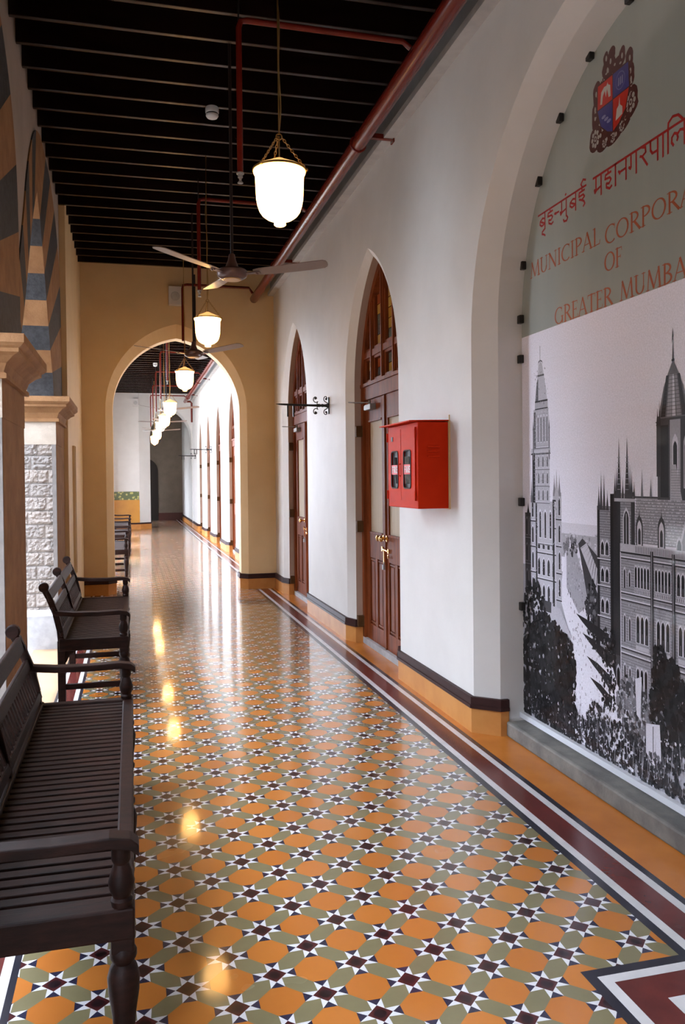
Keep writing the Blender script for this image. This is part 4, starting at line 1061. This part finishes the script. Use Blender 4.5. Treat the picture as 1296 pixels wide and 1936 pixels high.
# ------------------------------------------------------------------ benches
BL = 2.10
def make_bench(loc, label):
    B = thing('wooden_bench', loc, label, 'bench', 'dark slatted benches along the left')
    Wd = 'wood_bench'
    # local: x across (front edge at 0), y along from the near end
    st = MB(); n = 37; p = (BL-.10)/n
    for i in range(n):
        y = .05+p*(i+.5); st.box(-.425, -.045, y-p*.35, y+p*.35, .412, .432)
    st.build('seat_slats', Wd, B, bevel=.003)
    fr = MB(); fr.box(-.05, -.0015, .002, BL-.002, .387, .4385); fr.box(-.4535, -.415, .002, BL-.002, .397, .447); fr.box(-.455, -.0, 0, .055, .36, .440); fr.box(-.455, -.0, BL-.055, BL, .36, .440); fr.box(-.415, -.05, BL/2-.02, BL/2+.02, .37, .411)
    fr.box(-.030, -.008, .05, BL-.05, .335, .385); [fr.box(-.060, -.002, yy-.026, yy+.026, .325, .40) for yy in (.028, BL/2, BL-.028)]; fr.build('seat_frame', Wd, B, bevel=.006, weld=False)
    prof = [(.0, 0), (.018, 0), (.022, .03), (.026, .06), (.022, .085), (.030, .10), (.030, .115), (.024, .125), (.026, .16), (.034, .22), (.036, .26), (.030, .285), (.022, .295), (.030, .31), (.030, .325), (.024, .335)]
    for y in (.028, BL/2, BL-.028):
        l_ = MB(); l_.lathe([(r_*1.12, z_) for r_, z_ in prof], (-.030, y, 0), 14); l_.build('leg', Wd, B, smooth=True)
        r_ = MB(); r_.obox((-.440, y, 0), (-.440, y, .43), .045, .050, up=(1, 0, 0)); r_.build('leg', Wd, B, bevel=.004)
        ps = MB(); pts = [(-.440, .41), (-.448, .50), (-.475, .62), (-.515, .725), (-.545, .785)]
        for a, c in zip(pts, pts[1:]): ps.obox((a[0], y, a[1]), (c[0], y, c[1]), .037, .040, up=(1, 0, .3))
        ps.lathe([(0, -.021), (.030, -.021), (.034, -.015), (.034, .015), (.030, .021), (0, .021)], (-.548, y, .795), 16, axis='Y'); ps.build('back_post', Wd, B, bevel=.003)
        s_ = MB(); s_.box(-.42, -.05, y-.014, y+.014, .095, .132); s_.build('stretcher', Wd, B, bevel=.003)
    def xb(z): return -.448-(z-.50)*.30 if z > .5 else -.442
    for z0, z1, nm in ((.700, .772, 'top_rail'), (.610, .662, 'middle_rail'), (.462, .500, 'lower_rail')):
        m_ = MB(); m_.obox((xb((z0+z1)/2)+.004, .0, (z0+z1)/2), (xb((z0+z1)/2)+.004, BL, (z0+z1)/2), .022, z1-z0, up=(-.30, 0, 1)); m_.build(nm, Wd, B, bevel=.005)
    sp = MB(); n = 34
    for i in range(n):
        y = .06+(BL-.12)*(i+.5)/n; sp.obox((xb(.495), y, .495), (xb(.615), y, .615), .026, .012, up=(1, 0, 0))
    sp.build('back_spindles', Wd, B)
    for y in (.028, BL-.028):
        a = MB(); pts = [(-.478, .618), (-.36, .606), (-.20, .602), (-.06, .606), (-.008, .598), (.012, .580)]
        a.prism([(px, pz+.015) for px, pz in pts]+[(px, pz-.015) for px, pz in pts[::-1]], lambda u, z, d: (u, y+d, z), -.029, .029)
        a.build('armrest', Wd, B, bevel=.004)
        q_ = MB(); q_.lathe([(.0, .440), (.026, .440), (.028, .455), (.022, .462), (.030, .48), (.033, .50), (.026, .525), (.019, .545), (.024, .555), (.024, .59), (0, .59)], (-.032, y, 0), 14); q_.build('arm_post', Wd, B, smooth=True)
    for y in (.028, BL-.028):
        k_ = MB(); k_.prism([(-.42, .365), (-.42, .27), (-.405, .29), (-.385, .335), (-.33, .365)], lambda a, z, d: (a, y+d, z), -.012, .012); k_.build('corner_bracket', Wd, B)
    return B
b1 = make_bench((-.005, 2.11, 0), 'nearest dark slatted wooden bench, cut by the lower left edge of the photo')
for x, y, lab in ((-.032, 5.86, 'second dark slatted wooden bench, in front of the rough stone pier'),
                  (-.06, 13.42, 'dark slatted wooden bench just beyond the big arch'),
                  (-.03, 17.20, 'second bench beyond the big arch, between two others'),
                  (-.02, 20.90, 'farthest bench, standing near the ochre dado at the end')):
    c = copy_tree(b1); c.location = (x, y, 0); c['label'] = lab

# ------------------------------------------------------------------ hanging lamps
def make_lamp(loc, label, lit=True):
    L = thing('hanging_lamp', loc, label, 'lamp', 'bell jar lamps hung along the ceiling')
    # origin at the bottom knob of the glass
    sh_ = MB()
    sh_.lathe([(0, 0), (.022, .001), (.028, .006), (.027, .015), (.022, .020), (.036, .024), (.060, .034), (.082, .050), (.096, .070), (.104, .094), (.110, .125), (.112, .17), (.114, .220), (.115, .238), (.121, .245), (.123, .256), (.119, .262)], n=32)
    sh_.build('glass_shade', 'lamp_glass' if lit else 'lamp_off', L, smooth=True)
    cp = MB(); cp.lathe([(.119, .265), (.112, .272), (.085, .284), (.055, .298), (.035, .306), (.022, .314), (.012, .318), (0, .319)], n=28); cp.build('glass_cap', 'lamp_cap' if lit else 'lamp_off', L, smooth=True)
    bd = MB(); bd.lathe([(.120, .254), (.1265, .254), (.1265, .264), (.120, .264)], n=32); bd.build('rim_band', 'chain_brass', L, smooth=True)
    for k in range(3):
        a = math.radians(-20+120*k); ch = MB(); p0 = Vector((.128*math.cos(a), .128*math.sin(a), .258)); p1 = Vector((.012*math.cos(a), .012*math.sin(a), .415)); n = 13
        for i in range(n):
            c = p0.lerp(p1, (i+.5)/n); t = (p1-p0).normalized(); sd = t.cross(Vector((0, 0, 1))).normalized()
            if i % 2: sd = sd.cross(t)
            ch.tube([c+t*(.0105*math.cos(2*PI*j/8))+sd*(.0052*math.sin(2*PI*j/8)) for j in range(8)], .0018, 5, closed=True)
        ch.lathe([(0, .250), (.007, .252), (.008, .260), (.004, .266), (0, .267)], (p0.x, p0.y, 0), 8); ch.build('chain', 'chain_brass', L)
    hk = MB(); hk.tube([(.014*math.cos(2*PI*j/10), .0, .418+.014*math.sin(2*PI*j/10)) for j in range(10)], .003, 6, closed=True); hk.tube([(0, 0, .318), (0, 0, .42)], .003, 6); hk.build('hook', 'chain_brass', L)
    rd_ = MB(); L.scale = (LS, LS, LS); top = (ZC+.08-loc[2])/LS
    rd_.tube([(0, 0, .43), (0, 0, top)], .0035, 6); rd_.build('hanging_rod', 'chain_brass', L)
    cb = MB(); pts = []
    for i in range(40):
        f = i/39; pts.append((.006*math.sin(f*9)+.007*math.sin(f*23)*(1-f), .008*math.cos(f*13), .43+(top-.43)*f))
    cb.tube(pts, .0028, 5); cb.build('cable', 'strip_white' if False else 'chain_brass', L)
    return L
LS, LX = 0.945, 0.657
lamp_spec = [(3.86, 2.695, 'nearest and largest lit bell jar lamp, hanging in front of the ceiling joists'),
             (7.62, 2.72, 'lit bell jar lamp hanging just beyond the near ceiling fan'),
             (10.95, 2.67, 'lit bell jar lamp hanging inside the head of the big arch'),
             (15.2, 2.66, 'first lit bell jar lamp in the corridor beyond the big arch'),
             (17.7, 2.62, 'second lit bell jar lamp in the corridor beyond the big arch'),
             (20.2, 2.66, 'unlit bell jar lamp hanging among the far lit ones'),
             (22.8, 2.60, 'lit bell jar lamp second from the far end of the corridor'),
             (25.2, 2.58, 'farthest lit bell jar lamp, lowest in the row in the photo')]
L0 = None
for i, (y, z, lab) in enumerate(lamp_spec):
    p = (LX, y*LS, 1.5+(z-1.5)*LS)
    if L0 is None: L0 = make_lamp(p, lab); continue
    if 'unlit' in lab: make_lamp(p, lab, False); continue
    c = copy_tree(L0); c.location = p; c['label'] = lab

# ------------------------------------------------------------------ ceiling fans
def make_fan(loc, label, rz):
    Fn = thing('ceiling_fan', loc, label, 'fan', 'ceiling fans along the corridor', rz)
    h = MB(); h.lathe([(0, -.040), (.045, -.040), (.075, -.034), (.100, -.018), (.106, .0), (.104, .022), (.085, .034), (.05, .040), (0, .041)], n=32); h.build('motor_housing', 'fan_brown', Fn, smooth=True)
    r_ = MB(); r_.lathe([(.0, -.042), (.060, -.0415), (.063, -.036), (.0, -.036)], n=28); r_.build('bottom_cap', 'chain_brass', Fn, smooth=True)
    c = MB(); c.lathe([(.050, .036), (.044, .055), (.028, .095), (.020, .135), (.014, .14), (0, .14)], n=20); c.build('canopy', 'fan_brown', Fn, smooth=True)
    d = MB(); Fn.scale = (LS, LS, LS); d.tube([(0, 0, .13), (0, 0, (ZC+.08-loc[2])/LS)], .0105, 10); d.build('down_rod', 'rod_dark', Fn)
    for k in range(3):
        a = math.radians(-22+120*k); ca, sa = math.cos(a), math.sin(a); tilt = math.radians(10)
        bl = MB(); secs = []
        for r0, w, dz in ((.155, .036, .006), (.20, .050, .008), (.30, .056, .014), (.45, .060, .024), (.58, .062, .034), (.645, .058, .040), (.665, .040, .042), (.672, .015, .0425)):
            secs.append([(r0, sg*w, dz-sg*w*math.tan(tilt)+t) for sg, t in ((-1, 0), (1, 0), (1, .005), (-1, .005))])
        V = []
        for s_ in secs: V += [(p[0]*ca-p[1]*sa, p[0]*sa+p[1]*ca, p[2]) for p in s_]
        Fc = [(0, 1, 2, 3)]+[(4*i+j, 4*i+4+j, 4*i+4+(j+1) % 4, 4*i+(j+1) % 4) for i in range(len(secs)-1) for j in range(4)]+[tuple(4*(len(secs)-1)+j for j in (3, 2, 1, 0))]
        bl.add(V, Fc); bo = bl.build('blade', 'fan_blade', Fn)
        ar = MB(); ar.obox((.085*ca, .085*sa, -.002), (.20*ca, .20*sa, .004), .040, .006)
        for dy in (-.012, .012): ar.lathe([(0, -.002), (.006, -.002), (.006, .010), (0, .010)], (.178*ca-dy*sa, .178*sa+dy*ca, -.006), 8)
        ar.build('blade_bracket', 'fan_brown', bo)
    return Fn
f0 = make_fan((.661, 5.46, 2.856), 'nearest brown three-blade ceiling fan, between the two nearest lamps', 0)
for y, z, rz, lab in ((8.90, 2.847, -22, 'brown ceiling fan in front of the big arch'), (15.9, 2.85, 0, 'nearest ceiling fan in the corridor beyond the big arch'), (19.2, 2.85, 40, 'middle ceiling fan of the three beyond the big arch'), (22.5, 2.85, 20, 'ceiling fan farthest down the corridor')):
    c = copy_tree(f0); c.location = (.661, y, z); c.rotation_euler = (0, 0, math.radians(rz)); c['label'] = lab

# ------------------------------------------------------------------ red fire pipes
def pipe(name, pts, r, label=None, cat='pipe', group=None, n=14):
    m_ = MB(); m_.tube(pts, r, n); o = m_.build(name, 'red_pipe', smooth=True); return tag(o, label, cat, group) if label else o
PX, PZ = 1.675, 4.0
def main_pipe(y0, y1, label):
    o = pipe('fire_pipe', [(PX, y0, PZ), (PX, y1, PZ)], .054, label)
    for y in ([2.4, 5.98, 9.6] if y0 < 5 else [13.2, 17.0, 21.0, 25.0]):
        b_ = MB(); b_.box(PX-.06, XW+.01-.0, y-.02, y+.02, PZ-.100, PZ-.058) if False else b_.box(PX-.02, XW-.001, y-.018, y+.018, PZ+.05, PZ+.085)
        b_.box(XW-.012, XW-.001, y-.035, y+.035, PZ+.03, PZ+.105); b_.tube([(PX+.058*math.cos(a), y, PZ+.058*math.sin(a)) for a in [2*PI*k/16 for k in range(16)]], .008, 6, closed=True)
        b_.build('wall_bracket', 'red_pipe', o)
    return o
main_pipe(Y0+.05, YA-.005, 'thick red fire main running under the ceiling to the cross wall')
MP2 = main_pipe(YA2+.005, YE-.6, 'thick red fire main continuing down the far corridor')
def drop(y, zb, xd, label):
    o = pipe('sprinkler_drop', [(PX-.03, y, 4.06), (PX-.08, y, 4.095), (xd+.05, y, 4.10), (xd+.012, y, 4.092), (xd, y, 4.05), (xd, y, zb+.035)], .0175, label, 'sprinkler pipe', 'red sprinkler drops from the fire main')
    h = MB(); h.lathe([(0, .035), (.022, .035), (.022, .028), (.014, .026), (.014, .008), (.009, .006), (.006, -.008), (.016, -.020), (.016, -.023), (0, -.024)], (xd, y, zb), 14); h.build('sprinkler_head', 'steel', o, smooth=True)
    c = MB(); c.tube([(xd, y, 4.09), (xd, y, ZJ+.01)], .005, 6); c.build('hanger_rod', 'iron', o); return o
drop(4.70, 3.205, .622, 'red sprinkler pipe dropping left of the nearest lamp')
drop(7.75, 3.225, .635, 'red sprinkler pipe dropping behind the left blade of the nearest fan')
for y, lab in ((13.9, 'red sprinkler pipe just beyond the big arch'), (17.0, 'second red sprinkler pipe beyond the big arch'), (20.1, 'third red sprinkler pipe beyond the big arch'), (23.0, 'fourth red sprinkler pipe beyond the big arch'), (25.6, 'red sprinkler pipe farthest down the corridor')): drop(y, 3.12, .60, lab)
o = pipe('sprinkler_drop', [(PX-.03, YA-.10, 4.06), (PX-.08, YA-.10, 4.13), (.76, YA-.10, 4.135), (.712, YA-.10, 4.125), (.702, YA-.10, 4.08), (.702, YA-.10, 3.38)], .018, 'dark red pipe bent down in front of the big arch', 'sprinkler pipe', 'red sprinkler drops from the fire main', 10)
m_ = MB(); m_.tube([(.865, YA-.035, ZJ+.01), (.865, YA-.035, 3.33)], .013, 10); tag(m_.build('conduit', 'iron', smooth=True), 'thin black conduit running down the cross wall above the big arch', 'conduit')
o = pipe('stand_pipe', [(PX-.0, YE-.62, PZ), (PX-.02, YE-.60, 4.0), (PX+.16, YE-.60, 4.0), (PX+.20, YE-.6, 3.95), (PX+.20, YE-.6, 3.35)], .03); o.parent = MP2

# ------------------------------------------------------------------ smoke detectors
def detector(loc, label):
    t = thing('smoke_detector', loc, label, 'smoke detector', 'white smoke detectors under the joists')
    b_ = MB(); b_.lathe([(0, .085), (.045, .085), (.050, .07), (.050, .045), (.046, .040), (0, .040)], n=20); b_.build('base', 'white_plastic', t, smooth=True)
    b_ = MB(); b_.lathe([(.044, .040), (.044, .018), (.036, .014)], n=20); b_.build('sensor_grille', 'dark_plastic', t, smooth=True)
    b_ = MB(); b_.lathe([(.046, .030), (.047, .022), (.038, .008), (.02, .0), (0, 0)], n=20); b_.build('cap', 'white_plastic', t, smooth=True)
    return t
detector((.622, 6.245, ZJ-.085), 'white smoke detector on the joists left of the nearest lamp')
jf = min([y for y in js if y > 19], key=lambda y: abs(y-20.0))
detector((.585, jf, ZJ-.085), 'small white smoke detector far beyond the big arch')

# ------------------------------------------------------------------ speakers
def speaker(loc, label):
    s_ = thing('wall_speaker', loc, label, 'speaker', 'small box speakers high on the walls')
    b_ = MB(); b_.box(-.085, .085, -.10, 0, -.125, .125); b_.build('cabinet', 'white_plastic', s_, bevel=.006)
    b_ = MB(); b_.lathe([(0, -.104), (.055, -.104), (.06, -.100), (.0, -.100)], (0.0, 0, -.01), 20, axis='Y'); b_.build('grille', 'grey_lip', s_)
    return s_
speaker((.605, YA-.001, 3.985), 'small beige box speaker on the cross wall over the arch')
speaker((.165, YE-.001, 4.00), 'small white box speaker on the far white wall')

# ------------------------------------------------------------------ wrought iron wall brackets
def iron_bracket(y, z, label):
    t = thing('iron_bracket', (XW, y, z), label, 'bracket', 'black wrought iron brackets on the right wall')
    a = MB(); a.tube([(-.01, 0, 0), (-.15, 0, 0), (-.40, 0, .004), (-.50, 0, .008), (-.545, 0, .010)], .010, 8, taper=[.014, .012, .011, .009, .001]); a.build('arm', 'iron', t, smooth=True)
    c = MB()
    for sg in (1, -1):
        pts = []
        for i in range(22):
            f = i/21; an = math.radians(-90+ (330*f)); r = .030*(1-.62*f); pts.append((-.045-.0+ (r*math.cos(an))*-1, 0, sg*(.055+.030*f*.2+r*math.sin(an)-.0)))
        pts = [(-.008, 0, 0), (-.012, 0, sg*.022)]+[(-.018+p[0]*.8+.02, 0, p[2]+sg*.012) for p in pts]
        c.tube(pts, .0045, 6)
        pts2 = [(-.100, 0, 0), (-.125, 0, sg*.018)]
        for i in range(22):
            f = i/21; an = math.radians(-60+340*f); r = .036*(1-.60*f); pts2.append((-.128-r*math.sin(an)*.8-.012, 0, sg*(.058-r*math.cos(an)*.9+.012*f)))
        c.tube(pts2, .0045, 6)
        c.lathe([(0, -.006), (.010, -.005), (.012, 0), (.010, .005), (0, .006)], (-.030, 0, sg*.066), 8, axis='Y'); c.lathe([(0, -.006), (.010, -.005), (.012, 0), (.010, .005), (0, .006)], (-.140, 0, sg*.070), 8, axis='Y')
    c.build('scrolls', 'iron', t)
    k = MB(); k.lathe([(0, -.135), (.013, -.13), (.013, -.122), (.017, -.11), (.017, -.10), (.013, -.09), (.013, -.08), (.018, -.07), (.012, -.05), (.016, -.03), (.022, -.012), (.024, -.001), (0, -.001)], (0, 0, 0), 12, axis='X'); k.build('boss', 'iron', t, smooth=True)
    bp = MB(); bp.box(-.012, -.0005, -.018, .018, -.085, .085); bp.build('wall_plate', 'iron', t, bevel=.004)
    for x in (-.425, -.365):
        h = MB(); h.box(x-.008, x+.008, -.008, .008, -.115, .004); h.build('hanging_bar', 'iron', t)
    return t
i0 = iron_bracket(8.15, 2.25, 'black wrought iron bracket jutting from the wall between the two near doors')
for y, lab in ((20.72, 'nearer black iron bracket in the far corridor'), (25.85, 'black iron bracket at the far end of the right wall')):
    c = copy_tree(i0); c.location = (XW, y, 2.28); c['label'] = lab
